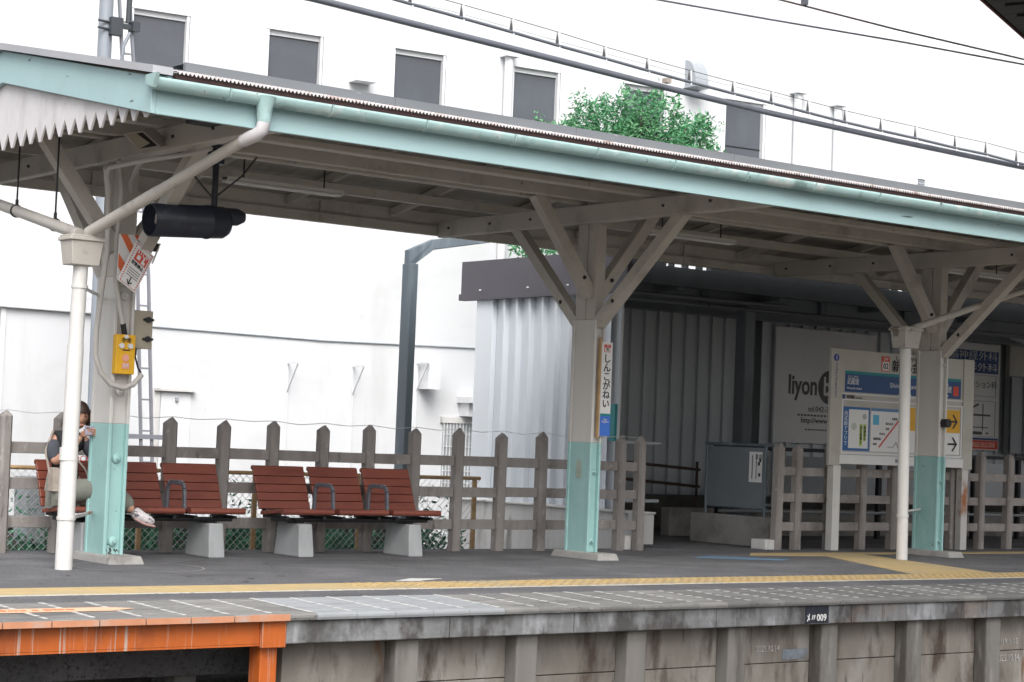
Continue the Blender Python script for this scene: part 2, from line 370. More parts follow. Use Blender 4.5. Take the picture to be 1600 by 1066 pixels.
# orange warning strip painted on the first blocks
ws = empty('warning_strip', (5.2, 11.2, 0), 'pale orange painted warning strip lying on the edge blocks above the orange beam', 'floor marking')
s_ = MB()
s_.prism([(3.2, 11.12, -.008), (5.55, 11.12, -.008), (5.72, 11.2, -.006), (5.55, 11.28, -.004), (3.2, 11.28, -.004)], (0, 0, .003)); s_.build('painted_band', mat('band', (.68, .42, .28), .7, .08, 9), ws)
s_ = MB(); X = 3.4; r2 = random.Random(5)
while X < 5.35:
    a = r2.uniform(.02, .05); s_.box(X, X+a, 11.165, 11.175+r2.uniform(.01, .055), -.0035, .0005); X += a+r2.choice([.012, .02, .05])
s_.build('worn_writing', 'brightor', ws)

# ================================================================== PLATFORM WALL (concrete) AND ORANGE BEAM
pw = empty('platform_wall', (7, 10.9, -1.1), 'stained concrete platform wall with coping beam and ribs', 'wall')
c = MB(); segs = [6.60, 7.9, 9.0, 10.4, 11.9, 13.3, 15.0, 17.5, 20, 24, 29, XR]
for a, b in zip(segs[:-1], segs[1:]): c.box(a, b-.006, 10.80, 11.2, -.215, -.066)
c.build('coping_beam', 'coping', pw, bevel=.008)
c = MB(); X = 6.70
while X < XR: c.box(X, X+1.03-.004, 11.0, 11.2, -.53, -.217); c.box(X, X+1.03-.004, 11.0, 11.2, -1.2, -.537); X += 1.03
c.build('wall_panels', 'panel', pw, bevel=.004)
for k in range(27):
    X = 7.50+1.03*k
    MB().box(X, X+.19, 10.86, 10.998, -1.2, -.217).build('pilaster', 'pilaster', pw, bevel=.012)
s_ = MB().box(11.36, 11.62, 10.793, 10.799, -.205, -.07); bl = s_.build('black_number_patch', mat('patch', (.02, .022, .035), .7, .3, 20), pw)
text('ﾒ〃009', .075, 'signwhite', (11.37, 10.79, -.165), pw, width=.22, bold=.001, name='painted_number')
CH = mat('chalk', (.42, .41, .40), .9, .3, 40)
text('2025.10.14', .085, CH, (13.98, 10.994, -.60), pw, width=.32, name='chalk_writing')
text('3/19 1/15', .07, CH, (14.0, 10.994, -.455), pw, width=.27, name='chalk_writing')
text('2025.10.14', .07, CH, (11.02, 10.994, -.42), pw, width=.26, name='chalk_writing')
s_ = MB().box(11.32, 11.60, 10.993, 10.998, -.51, -.43); s_.build('painted_patch', mat('bluewash', (.22, .25, .29), .9, .3, 15, dirt=((.2, .19, .17)), dscale=9), pw)

of = empty('orange_edge_frame', (6.5, 10.8, -1.1), 'orange painted steel edge beam on its corner post under the platform lip', 'beam')
MB().box(-6, 6.42, 10.83, 10.87, -.21, -.064).box(-6, 6.42, 10.83, 10.95, -.225, -.212).build('beam', 'orange', of)
MB().box(6.42, 6.598, 10.795, 10.9, -.235, -.064).build('bracket', 'orange', of, bevel=.004)
MB().box(6.445, 6.57, 10.85, 10.99, -1.2, -.237).build('post', 'orange', of, bevel=.006)
lp = MB(); x = PX0
while x < 6.2: lp.box(x+.002, x+pitch-.006, 10.758, 10.764, -.062, -.024); x += pitch
lp.box(6.31, 6.60, 10.756, 10.763, -.062, -.02)
lp.build('lip_paint', 'orange2', of)
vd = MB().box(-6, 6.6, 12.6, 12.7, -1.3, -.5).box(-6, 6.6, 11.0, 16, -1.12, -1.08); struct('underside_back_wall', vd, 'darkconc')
sp = MB()
for X in (4.75, 5.35, 6.3): sp.box(X, X+.16, 11.7, 11.85, -1.2, -.5)
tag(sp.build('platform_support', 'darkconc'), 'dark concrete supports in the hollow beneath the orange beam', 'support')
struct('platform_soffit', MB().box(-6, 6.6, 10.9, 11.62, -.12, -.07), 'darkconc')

# ================================================================== CANOPY
cn = empty('platform_canopy', (12.5, 15, 0), 'mint edged gabled platform canopy on timber posts with braces', 'canopy')
XL = 6.25; YN, YF, YC = 12.36, 17.64, 15.0
ZE, ZR = 3.62, 4.13
def roofz(y): return ZE+(ZR-ZE)*(1-abs(y-YC)/(YC-YN))
s_ = MB()      # roof sheet body (board + sheet)
for a, b in ((YN+.0, YC), (YC, YF+.03)):
    s_.prism([(XL+.06, a, roofz(a)-.0), (XL+.06, b, roofz(b)-.0), (XL+.06, b, roofz(b)+.045), (XL+.06, a, roofz(a)+.045)], (XR-XL, 0, 0))
s_.build('roof', 'roofgrey', cn)
s_ = MB(); nbd = 24
for side in (0, 1):
    for k in range(12):
        ya = (YN+.05)+(YC-YN-.06)*k/12; yb = (YN+.05)+(YC-YN-.06)*(k+1)/12-.006
        za, zb = roofz(ya)-.012, roofz(yb)-.012
        if side: ya, yb = 2*YC-ya, 2*YC-yb
        s_.prism([(XL+.07, ya, za), (XL+.07, yb, zb), (XL+.07, yb, zb+.009), (XL+.07, ya, za+.009)], (XR-XL-.1, 0, 0))
s_.build('ceiling_boards', 'creamsoffit', cn)
s_ = MB(); X = XL+.35
while X < XR:
    for sg in (-1, 1):
        s_.beam((X, YC+sg*(YC-YN-.06), ZE-.06), (X, YC+sg*.02, ZR-.075), .055, .09)
    X += 1.31
s_.build('rafters', 'cream', cn)
s_ = MB()
for y in (13.25, 14.1, 15.9, 16.75): s_.box(XL+.07, XR, y-.045, y+.045, roofz(y)-.22, roofz(y)-.125)
s_.build('purlins', 'cream', cn)
s_ = MB().box(XL+.1, XR, 14.82, 14.90, 3.545, 3.665).box(XL+.1, XR, 14.93, 15.07, 3.575, 3.64).box(XL+.1, XR, 15.1, 15.18, 3.545, 3.665)
s_.build('girder', 'cream', cn, bevel=.01)
s_ = MB().box(XL+.1, XR, 14.03, 14.17, 3.545, 3.60); s_.build('cable_duct', 'cream', cn, bevel=.008)
# eaves fascias
MB().box(XL+.042, XR, YN-.0, YN+.035, 3.335, 3.615).build('fascia', 'mint2', cn, bevel=.004)
MB().box(XL+.1, XR, YN+.037, YN+.06, 3.34, 3.66).build('fascia_backing', 'cream', cn)
f = MB().box(XL+.042, XR, YF-.035, YF, 3.37, 3.69).box(XL+.05, XR, YF-.06, YF-.037, 3.37, 3.45).box(XL+.05, XR, YF-.075, YF-.037, 3.45, 3.47)
X = 8.3
while X < XR: f.box(X, X+.03, YF-.072, YF-.038, 3.372, 3.6); X += 2.62
f.build('far_fascia', 'cream', cn)
# bargeboard and cap on the gable end
s_ = MB()
zb0, zb1 = 3.335, 3.60; k_ = (3.87-zb0)/(YC-YN)
s_.prism([(XL, YN-.003, zb0), (XL, YC, 3.87), (XL, YF, zb0), (XL, YF, zb1), (XL, YC, 4.13), (XL, YN-.003, zb1)], (.04, 0, 0))
s_.build('bargeboard', 'mint2', cn, bevel=.004)
s_ = MB()
for a, b in ((YN-.1, YC), (YC, YF+.1)):
    za = zb1+.004+(4.134-zb1)*(0 if abs(a-YC) > .1 else 1); zc = zb1+.004+(4.134-zb1)*(0 if abs(b-YC) > .1 else 1)
    s_.prism([(XL-.05, a, za), (XL-.05, b, zc), (XL-.05, b, zc+.055), (XL-.05, a, za+.055)], (.16, 0, 0))
s_.build('rake_cap', 'capgrey', cn)
s_ = MB(); yb = YN+.08; pitchv = .178; rv = random.Random(2)
while yb+pitchv < YF:
    ym = yb+pitchv/2
    top = lambda y: 3.335+k_*(YC-YN-abs(y-YC))+.05
    jz = rv.uniform(-.004, .004); tipz = 3.328+jz; nz_ = 3.328+.125
    ya_, yb_ = yb+.002, yb+pitchv-.002
    poly = [(XL+.045, ya_, max(top(ya_), nz_-.03)), (XL+.045, ya_, min(nz_, top(ya_)-.01)), (XL+.045, ym-.012, tipz), (XL+.045, ym+.012, tipz), (XL+.045, yb_, min(nz_, top(yb_)-.01)), (XL+.045, yb_, max(top(yb_), nz_-.03))]
    s_.prism(poly, (.015+rv.uniform(0, .003), 0, 0)); yb += pitchv
s_.build('valance', 'valance', cn)
# corrugated edge and upper flashing
s_ = MB(); X = XL+.14; p = .0325; st = 6; row0 = []; nseg = int((27-X)/p*st)
vs = []
for k in range(nseg):
    xx = X+k*p/st; zz = .0095*math.sin(2*math.pi*k/st)
    vs += [(xx, YN-.10, 3.640+zz), (xx, YN+.2, 3.683+zz), (xx, YN-.10, 3.628+zz), (xx, YN+.2, 3.671+zz)]
fs = []
for k in range(nseg-1):
    o = 4*k; fs += [(o, o+4, o+5, o+1), (o+2, o+3, o+7, o+6), (o, o+2, o+6, o+4)]
s_.add(vs, fs); s_.build('corrugated_edge', 'corr', cn)
MB().box(XL+.14, XR, YN-.085, YN-.04, 3.58, 3.622).build('drip_board', 'maroon', cn)
s_ = MB(); X = XL+.25
while X < XR: s_.box(X, min(X+1.8, XR)-.003, YN-.02, YN+.02, 3.66, 3.725).box(X, min(X+1.8, XR)-.003, YN-.02, YN+.25, 3.725, 3.73); X += 1.8
s_.build('edge_flashing', 'roofgrey', cn)
# gutter
g = MB(); nn = 12; vs = []
yc, zc, ry, rz = YN-.07, 3.575, .062, .082
for xx in (XL-.02, XR):
    for k in range(nn+1):
        t = math.pi+math.pi*k/nn; vs.append((xx, yc+ry*math.cos(t), zc+rz*math.sin(t)))
    for k in range(nn+1):
        t = 2*math.pi-math.pi*k/nn; vs.append((xx, yc+(ry-.006)*math.cos(t), zc+(rz-.006)*math.sin(t)))
q = 2*nn+2
g.add(vs, [(k, (k+1) % q, q+(k+1) % q, q+k) for k in range(q)], True)
g.add([vs[k] for k in range(nn+1)], [list(range(nn+1))])
gt = g.build('gutter', 'mintg', cn)
X = XL+.55
while X < 27:
    vv = []
    for xx in (X, X+.022):
        for rr_ in (1.0, 1.07):
            for k in range(nn+1):
                t = math.pi+math.pi*k/nn; vv.append((xx, yc+ry*rr_*math.cos(t), zc+rz*rr_*math.sin(t)))
    a = nn+1; fs = []
    for k in range(nn): fs += [(a+k, a+k+1, 3*a+k+1, 3*a+k), (k, a+k, a+k+1, k+1), (2*a+k, 2*a+k+1, 3*a+k+1, 3*a+k)]
    MB().add(vv, fs, True).build('gutter_joint', 'mintg', gt); X += .86
fo = Vector((XL-.04, 12.32, 3.6)); MB().prism([(XL-.02, 12.20, 3.60), (XL-.02, 12.36, 3.60), (XL-.02, 12.36, 3.54), (XL-.02, 12.25, 3.50)], (-.03, 0, 0)).build('gutter_stop', 'mintg', gt)

# posts
def post(X0, X1, first=False):
    Y0, Y1 = 14.90, 15.24
    xm = (X0+X1)/2
    p = MB().box(X0+.004, X1-.004, Y0+.03, Y1, 0.03, 1.15).box(X0-.006, X0+.026, Y0-.012, Y0+.029, .03, 1.15).box(X1-.022, X1+.004, Y0-.012, Y0+.029, .03, 1.15).box(X0-.008, X1+.006, Y1-.03, Y1+.008, .03, 1.15)
    p.cur = 1
    p.box(X0+.004, X1-.004, Y0+.03, Y1, 1.1502, 2.38).box(X0-.006, X0+.026, Y0-.012, Y0+.029, 1.1502, 2.38).box(X1-.022, X1+.004, Y0-.012, Y0+.029, 1.1502, 2.38).box(X0-.008, X1+.006, Y1-.03, Y1+.008, 1.1502, 2.38)
    po = p.build('post', ['mint', 'postwhite'], cn, bevel=.006)
    up = MB().box(X0+.005, X1-.002, Y0+.02, Y0+.155, 2.3805, 3.66).box(X0+.005, X1-.002, Y0+.165, Y1-.02, 2.3805, 3.66)
    up.build('upper_timbers', 'cream', po, bevel=.008)
    pl = MB().taper(X0-.07, X1+.08, Y0-.27, Y1+.15, -.01, .065, .02, .03); pl.build('plinth', 'plinth', po, bevel=.012)
    for z, mt in ((.17, 'mint'), (.86, 'mint'), (2.22, 'postwhite'), (1.42, 'postwhite')):
        if not first and z == 1.42: continue
        bb = MB().ball(((X0+X1)/2+.005, Y0+.022, z), .042 if first else .028, 12, (1, .5, 1))
        bb.tube([((X0+X1)/2+.005, Y0+.02, z), ((X0+X1)/2+.005, Y0-.015, z)], .012, 6)
        bb.build('bolt', mt, po)
    # transverse beam
    bm = MB().box(X0-.085, X0-.005, YN+.062, YF-.08, 3.345, 3.53)
    be = bm.build('cross_beam', 'cream', cn, bevel=.01)
    MB().box(X0-.005+.001, X0+.06, YN+.062, Y0, 3.35, 3.40).build('cross_batten', 'cream', be)
    for y in (13.2, 13.85, 15.9, 16.6, 17.35): MB().tube([(X0-.10, y, 3.44), (X0-.08, y, 3.44)], .014, 8).build('beam_bolt', 'steeldark', be)
    # braces
    for a, b_ in ((((X0+X1)/2, Y1-.02, 2.34), ((X0+X1)/2, 16.42, 3.50)), (((X0+X1)/2, Y0+.02, 2.34), ((X0+X1)/2, 13.58, 3.50))):
        d = (Vector(b_)-Vector(a)).normalized()
        k = MB().beam(Vector(a)-d*.0, b_, .11, .115, (1, 0, 0)).build('brace', 'cream', cn, bevel=.006)
        c_ = Vector(a)+d*.35; MB().ball((c_.x-.055, c_.y, c_.z-.01), .022, 8).build('brace_bolt', 'darkmetal', k)
    for a, b_ in (((X0+.02, 15.02, 2.62), (X0-.72, 15.02, 3.58)), ((X1-.02, 15.02, 2.62), (X1+.74, 15.02, 3.58))):
        d = (Vector(b_)-Vector(a)).normalized()
        k = MB().beam(a, b_, .12, .12, (0, 1, 0)).build('brace', 'cream', cn, bevel=.006)
        c_ = Vector(a)+d*.22; MB().ball((c_.x, c_.y-.065, c_.z), .022, 8).build('brace_bolt', 'darkmetal', k)
    return po
p1 = post(7.30, 7.475, True)
p2 = post(12.53, 12.66); p3 = post(17.79, 17.915); p4 = post(23.05, 23.18); p5 = post(28.3, 28.43)
# chipped paint / scratch marks on the middle post
MB().box(12.524, 12.528, 15.035, 15.10, .80, .805).box(12.524, 12.528, 15.03, 15.036, .80, .96).box(12.524, 12.528, 15.06, 15.066, .80, .98).box(12.524, 12.528, 15.09, 15.096, .80, .98).build('scratch_marks', mat('bare', (.45, .36, .26), .8, .2), p2)
MB().tube([(17.85, 14.80, 1.54), (17.85, 14.9, 1.54)], .05, 14).build('black_knob', 'black', p3)
ch_ = MB(); rc = random.Random(12)
for _ in range(26):
    X, Z, q_ = rc.uniform(7.32, 7.46), .03+abs(rc.gauss(0, .05)), rc.uniform(.004, .014)
    pts_ = [(X+q_*rc.uniform(.5, 1.3)*math.cos(t), 14.927, Z+q_*1.5*rc.uniform(.5, 1.3)*math.sin(t)) for t in (0, 1.2, 2.4, 3.6, 4.9)]
    ch_.add(pts_, [(0, 1, 2, 3, 4)])
ch_.build('chipped_paint', mat('chips', (.06, .05, .045), .9, .3), p1)
# drain pipes
def hopper(c, mt, parent):
    x, y, z = c
    h = MB().taper(x-.115, x+.115, y-.09, y+.09, z-.23, z-.04, -.02, -.02)
    h.box(x-.15, x+.15, y-.125, y+.125, z-.04, z-.012).box(x-.14, x+.14, y-.115, y+.115, z-.012, z+.005)
    return h.build('rain_hopper', mt, parent, bevel=.006)
H1 = (6.645, 14.2, 2.61)
dp = MB().tube([(H1[0]-.015, 14.2, 0), (H1[0]-.015, 14.2, .9)], .068, 20).tube([(H1[0]-.013, 14.2, .9), (H1[0]-.008, 14.2, 1.75)], .064, 20).tube([(H1[0]-.008, 14.2, 1.75), (H1[0], 14.2, 2.39)], .058, 20)
dp.tube([(H1[0]-.02, 14.2, .85), (H1[0]-.02, 14.2, .95)], .072, 20)
pipe1 = dp.build('drain_pipe', 'pipewhite', cn)
hopper(H1, 'pipecream', pipe1)
MB().tube([(H1[0]-.015, 14.2, .385), (H1[0]-.015, 14.2, .41)], .075, 20).beam((6.68, 14.22, .40), (7.285, 15.12, .40), .02, .025).build('pipe_clamp', 'rusty', pipe1)
MB().tube([(H1[0], 14.2, 2.2), (H1[0], 14.2, 2.225)], .066, 20).beam((6.68, 14.22, 2.21), (7.285, 15.12, 2.21), .02, .02).build('pipe_clamp', 'pipewhite', pipe1)
g0 = Vector((7.12, 12.28, 3.5))
dd = MB().tube([g0+Vector((0, 0, .06)), g0+Vector((0, 0, -.02)), g0+Vector((0, 0, -.13))], .05, 14, radii=[.085, .06, .05]); dd.build('downspout', 'mintg', cn)
dd = MB().tube([g0+Vector((0, 0, -.12)), (7.11, 12.285, 3.32), (7.09, 12.33, 3.285), (7.05, 12.45, 3.25)], .05, 14)
dd.build('downspout_elbow', mat('pvc', (.55, .53, .55), .4, .04), cn)
MB().tube([(7.05, 12.45, 3.25), (6.86, 13.35, 2.93)], .043, 14).tube([(6.86, 13.35, 2.93), (H1[0]+.03, 14.15, 2.64)], .047, 14).build('cross_pipe', 'pipecream', cn)
lpz = MB().tube([(H1[0], 14.25, 2.63), (6.70, 15.98, 2.993), (6.74, 17.6, 3.32)], .047, 14)
lpz = lpz.build('cross_pipe', 'pipecream', cn)
for y, z in ((15.6, 2.91), (14.82, 2.745)):
    MB().tube([(6.69, y, z), (6.69, y, 3.9)], .008, 6).tube([(6.69-.0, y-.012, z), (6.69, y+.012, z)], .056, 14).tube([(6.69, y, z+.05), (6.69, y, z+.1)], .014, 6).build('pipe_hanger', 'darkmetal', lpz)
H3 = (16.60, 14.4, 2.56)
dp = MB().tube([(16.64, 14.4, 0), (16.60, 14.4, 2.33)], .062, 18).tube([(16.63, 14.4, .47), (16.63, 14.4, .5)], .068, 18).tube([(16.61, 14.4, 1.8), (16.61, 14.4, 1.82)], .068, 18)
pipe3 = dp.build('drain_pipe', 'pipewhite', cn); hopper(H3, 'flaky', pipe3)
MB().tube([(H3[0]+.1, 14.38, 2.56), (19.2, 14.38, 3.30)], .038, 14).build('cross_pipe', 'pipecream', pipe3)
MB().beam((16.66, 14.42, .53), (17.77, 15.12, .53), .02, .02).build('pipe_clamp', 'pipewhite', pipe3)

sp_ = empty('box_speaker', tuple(U(222, 220, 13.9)), 'pale open fronted box speaker fixed to the beam above the navy hood', 'speaker')
q4 = [U(192, 209, 13.9), U(223, 204, 13.9), U(252, 230, 13.9), U(217, 236, 13.9)]
MB().prism(q4[::-1], (.16, .14, .06)).build('casing', 'cream', sp_)
c4 = sum(q4, Vector())/4; i4 = [c4+(p-c4)*.80+Vector((0, -.002, 0)) for p in q4]
MB().prism(i4[::-1], (0, .001, 0)).build('inner_shade', 'darkmetal', sp_)  # dark sheet on the solid casing, painted in for the shaded hollow
MB().prism([i4[0]+Vector((0, -.002, 0)), i4[3]+Vector((0, -.002, 0)), i4[0].lerp(i4[2], .75)+Vector((0, -.002, 0)), i4[0].lerp(i4[1], .6)+Vector((0, -.002, 0))], (0, .001, 0)).build('baffle', 'beige', sp_)
jb2 = tag(MB().box(7.0, 7.22, 13.05, 13.25, 3.45, 3.53).build('ceiling_box', 'steeldark'), 'small dark box under the roof edge near the first post', 'box')
# things hung from the canopy
def lamp(X0, Y0, Z0, label):
    t = empty('fluorescent_lamp', (X0, Y0, Z0), label, 'lamp', 'fluorescent lamps under the canopy')
    MB().box(X0, X0+1.3, Y0-.05, Y0+.05, Z0, Z0+.035).box(X0, X0+.02, Y0-.06, Y0+.06, Z0-.02, Z0+.03).box(X0+1.28, X0+1.3, Y0-.06, Y0+.06, Z0-.02, Z0+.03).build('housing', 'lampbody', t, bevel=.004)
    MB().tube([(X0+.03, Y0-.03, Z0-.016), (X0+1.27, Y0-.03, Z0-.016)], .014, 10).build('tube', 'tube', t)
    MB().tube([(X0+.03, Y0+.03, Z0-.016), (X0+1.27, Y0+.03, Z0-.016)], .014, 10).build('tube', 'tube', t)
    MB().tube([(X0+.2, Y0, Z0+.03), (X0+.2, Y0, roofz(Y0)-.05)], .008, 6).tube([(X0+1.1, Y0, Z0+.03), (X0+1.1, Y0, roofz(Y0)-.05)], .008, 6).build('hanger', 'darkmetal', t)
lamp(9.0, 16.2, 3.49, 'long fluorescent lamp under the canopy nearest the navy hood')
lamp(14.35, 16.2, 3.51, 'fluorescent lamp under the canopy right of the middle post')
lamp(19.3, 16.2, 3.51, 'fluorescent lamp under the canopy right of the last post')
def hood():
    t = empty('signal_hood', (7.9, 14.2, 3.4), 'dark navy tubular equipment hood hanging under the canopy on a pole', 'hood')
    a = U(240, 346, 14.3); b = U(372, 350, 14.1)
    a = Vector((7.22, 14.2, 2.80)); b = Vector((7.92, 14.2, 2.845))
    n = 28; vs = []; r0 = .135; dirv = (b-a).normalized(); up = Vector((0, 0, 1)); sd_ = dirv.cross(up).normalized(); up2 = sd_.cross(dirv)
    def ring_(c, r): return [c+sd_*r*math.cos(2*math.pi*k/n)+up2*r*math.sin(2*math.pi*k/n) for k in range(n)]
    mb = MB()
    rings = [ring_(a, r0-.008), ring_(a+dirv*.55, r0-.02), ring_(a+dirv*.55, .001)]
    vs = sum(rings, [])
    mb.add(vs, [(j*n+(k+1) % n, j*n+k, (j+1)*n+k, (j+1)*n+(k+1) % n) for j in range(2) for k in range(n)], True)
    rings = [ring_(a, r0-.008), ring_(a, r0), ring_(a+dirv*.5, r0), ring_(a+dirv*.505, r0+.006), ring_(a+dirv*.53, r0+.006), ring_(a+dirv*.535, r0), ring_(b-dirv*.04, r0*.98), ring_(b, r0*.8), ring_(b, .001)]
    mb.add(sum(rings, []), [(j*n+k, j*n+(k+1) % n, (j+1)*n+(k+1) % n, (j+1)*n+k) for j in range(len(rings)-1) for k in range(n)], True)
    mb.build('hood_tube', 'navy', t)
    c2 = b+Vector((0, 0, .05))
    MB().tube([c2-dirv*.05, c2+dirv*.10, c2+dirv*.16], .07, 18, radii=[.075, .072, .045]).build('rear_housing', 'navy', t)
    MB().tube([(7.80, 14.2, 2.95), (7.80, 14.2, 3.45)], .026, 12).build('mount_pole', 'navy', t)
    MB().box(7.69, 7.91, 14.1, 14.3, 3.44, 3.47).box(7.75, 7.85, 14.15, 14.25, 3.32, 3.44).build('mount_bracket', 'navy', t)
    MB().tube([(7.80, 14.2, 3.02), (7.55, 14.2, 3.25), (7.42, 14.2, 3.42)], .008, 6).tube([(7.80, 14.2, 3.04), (8.05, 14.2, 3.25), (8.18, 14.2, 3.42)], .008, 6).build('stay_wire', 'wire', t)
hood()

# ================================================================== EQUIPMENT ON THE FIRST POST
sb = empty('striped_board', tuple(U(200, 400, 14.87)), 'white board with orange diagonal stripes fixed to the leftmost post', 'board')
A, B, C_, D = U(187, 366, 14.66), U(219, 368, 14.66), U(219, 430, 14.66), U(183, 436, 14.66)
MB().prism([A, D, C_, B], (0, .01, 0)).build('board', 'signwhite', sb)
def onb(u, v): return A.lerp(B, u).lerp(D.lerp(C_, u), v)+Vector((0, -.003, 0))
st = MB()
for v0 in (-.35, .28, ):
    pts = [(0, v0+.15), (1, v0+.95), (1, v0+1.25), (0, v0+.45)]
    pts = [(u, min(max(v, 0), 1)) for u, v in pts]
    if v0 < 0: pts = [(.05, 0), (.38, 0), (1, .62), (1, .98), (.85, .8)]
    else: pts = [(0, .42), (.62, .95), (.55, 1), (.3, 1), (0, .72)]
    st.prism([onb(u, v) for u, v in pts], (0, .002, 0))
st.prism([onb(u, v) for u, v in ((.72, 0), (1, 0), (1, .28))], (0, .002, 0))
st.build('stripes', 'brightor', sb)
sg = empty('stop_notice', tuple(U(214, 418, 14.6)), 'tilted white notice with red square and dotted border beside the leftmost post', 'sign')
a4 = [U(214, 376, 14.55), U(241, 401, 14.55), U(211, 458, 14.55), U(184, 437, 14.55)]
MB().prism(a4[::-1], (0, .012, 0)).build('front_panel', 'signwhite', sg)
def ons(u, v, d=.0): return a4[0].lerp(a4[1], u).lerp(a4[3].lerp(a4[2], u), v)+Vector((0, -.002-d, 0))
def patch(mb, u0, u1, v0, v1, d=0): mb.prism([ons(u0, v0, d), ons(u0, v1, d), ons(u1, v1, d), ons(u1, v0, d)], (0, .0015, 0))
MB().prism([U(215, 376, 14.58), U(251, 381, 14.58), U(247, 394, 14.58), U(230, 392, 14.58)], (0, .01, 0)).build('rear_panel', 'darkmetal', sg)
MB().beam(U(250, 381, 14.58), U(238, 412, 14.58), .008, .012).build('edge_strip', 'signwhite', sg)
q = MB(); patch(q, .22, .86, .12, .38); q.build('red_square', 'red', sg)
q = MB()
for k in range(16):
    v = .03+k*.06
    patch(q, .06, .12, v, v+.03); patch(q, .9, .96, v, v+.03)
for k in range(9): patch(q, .1+k*.09, .145+k*.09, .03, .05); patch(q, .1+k*.09, .145+k*.09, .955, .975)
q.build('dotted_border', mat('brd', (.55, .12, .1), .6, .1), sg)
q = MB(); patch(q, .32, .50, .23, .33, .001); patch(q, .62, .70, .20, .30, .001); patch(q, .60, .78, .29, .36, .001); q.build('pictogram', 'signwhite', sg)
ex = (a4[1]-a4[0]); ey = -(a4[3]-a4[0]); 
def stext(b, h, u, v, mt, width=None):
    rx = ex.normalized(); ry = ey.normalized(); m3 = Matrix((( rx.x, ry.x, 0, 0), (0, 0, -1, 0), (rx.z, ry.z, 0, 0), (0, 0, 0, 1)))
    return text(b, h, mt, ons(u, v, .003), sg, face=None, rot=m3, width=width, align='CENTER', bold=.0006)
stext('STOP', .05, .54, .165, 'signwhite', .12)
stext('非常停止', .036, .5, .46, 'black', .13)
stext('↓', .09, .5, .87, 'black')
q = MB()
for k in range(4): patch(q, .2, .82, .58+k*.055, .595+k*.055)
q.build('small_print', 'tgrey', sg)
eb = empty('emergency_button', tuple(U(197, 552, 14.85)), 'yellow emergency button box with cable on the leftmost post', 'button box')
b0, b1 = U(181, 522, 14.84), U(213, 522, 14.84); c0 = U(180, 584, 14.84)
MB().box(b0.x, b1.x-.01, 14.82, 14.89, c0.z, b0.z).build('box', 'yellowbox', eb, bevel=.008)
zc = (b0.z+c0.z)/2; xc = (b0.x+b1.x-.01)/2; hh = b0.z-c0.z
for dx, dz, r in ((-.045, .07, .022), (.035, .07, .022), (-.005, .145, .016)):
    MB().tube([(xc+dx, 14.82, zc+dz), (xc+dx, 14.80, zc+dz)], r, 14).build('screw_head', 'bwhite', eb, bevel=.004)
text('非常', .045, 'black', (xc-.0, 14.815, zc+.115), eb, align='CENTER')
MB().box(xc-.03, xc+.035, 14.815, 14.819, zc+.03, zc+.04).build('lettering', 'black', eb)
MB().tube([(xc, 14.82, zc-.03), (xc, 14.812, zc-.03)], .03, 16).build('button', 'pink', eb)
MB().box(xc-.03, xc+.035, 14.814, 14.819, zc-.12, zc-.07).build('label_plate', 'pink', eb)
text('非常', .03, 'signwhite', (xc+.0, 14.812, zc-.095), eb, align='CENTER')
cb = MB(); pts = [U(186, 250, 14.6), U(190, 300, 14.7), U(182, 380, 14.78), U(181, 440, 14.83), U(187, 480, 14.84), U(192, 508, 14.84)]
MB().tube(pts, .021, 10).build('conduit', 'conduit', eb)
MB().tube([U(192, 506, 14.84), U(195, 524, 14.85)], .024, 10).build('cable_gland', 'black', eb)
jb = empty('junction_box', tuple(U(227, 515, 14.95)), 'beige metal junction box with two latches beside the yellow box', 'box')
j0, j1 = U(212, 486, 14.96), U(241, 546, 14.96)
MB().box(7.478, 7.66, 14.95, 15.2, j1.z, j0.z).build('casing', 'beige', jb, bevel=.008)
MB().box(7.485, 7.67, 14.925, 14.949, j1.z-.004, j0.z+.006).build('door', 'beige', jb, bevel=.008)
for z in (j0.z-.07, j1.z+.08): MB().tube([(7.62, 14.92, z), (7.62, 14.90, z)], .025, 10).box(7.575, 7.67, 14.905, 14.92, z-.01, z+.01).build('latch', 'darkmetal', jb)
MB().box(7.50, 7.56, 14.98, 15.05, j1.z-.06, j1.z).tube([(7.55, 15.0, j1.z-.05), (7.56, 14.95, j1.z-.16), (7.55, 14.85, j1.z-.23)], .008, 6).build('cable', 'darkmetal', jb)
cd = MB().tube([U(165, 262, 14.5), U(170, 290, 14.65), U(168, 390, 14.75), U(158, 460, 14.8), U(150, 520, 14.8), U(149, 555, 14.8), U(157, 582, 14.8), U(172, 600, 14.79), U(192, 607, 14.79), U(208, 601, 14.8), U(221, 586, 14.83)], .023, 12)
tag(cd.build('conduit_loop', 'conduit'), 'pale conduit hanging in a loop around the leftmost post below the yellow box', 'conduit')
cd = MB().tube([U(168, 300, 14.85), U(166, 275, 14.6), U(172, 262, 14.4), U(230, 250, 14.0), U(300, 240, 13.6), U(330, 232, 13.4)], .02, 10).tube([U(205, 300, 14.88), U(204, 285, 14.8), U(214, 262, 14.5), U(222, 252, 14.3)], .018, 10)
tag(cd.build('beam_conduit', 'conduit'), 'pale conduit running along the beam above the navy hood', 'conduit')

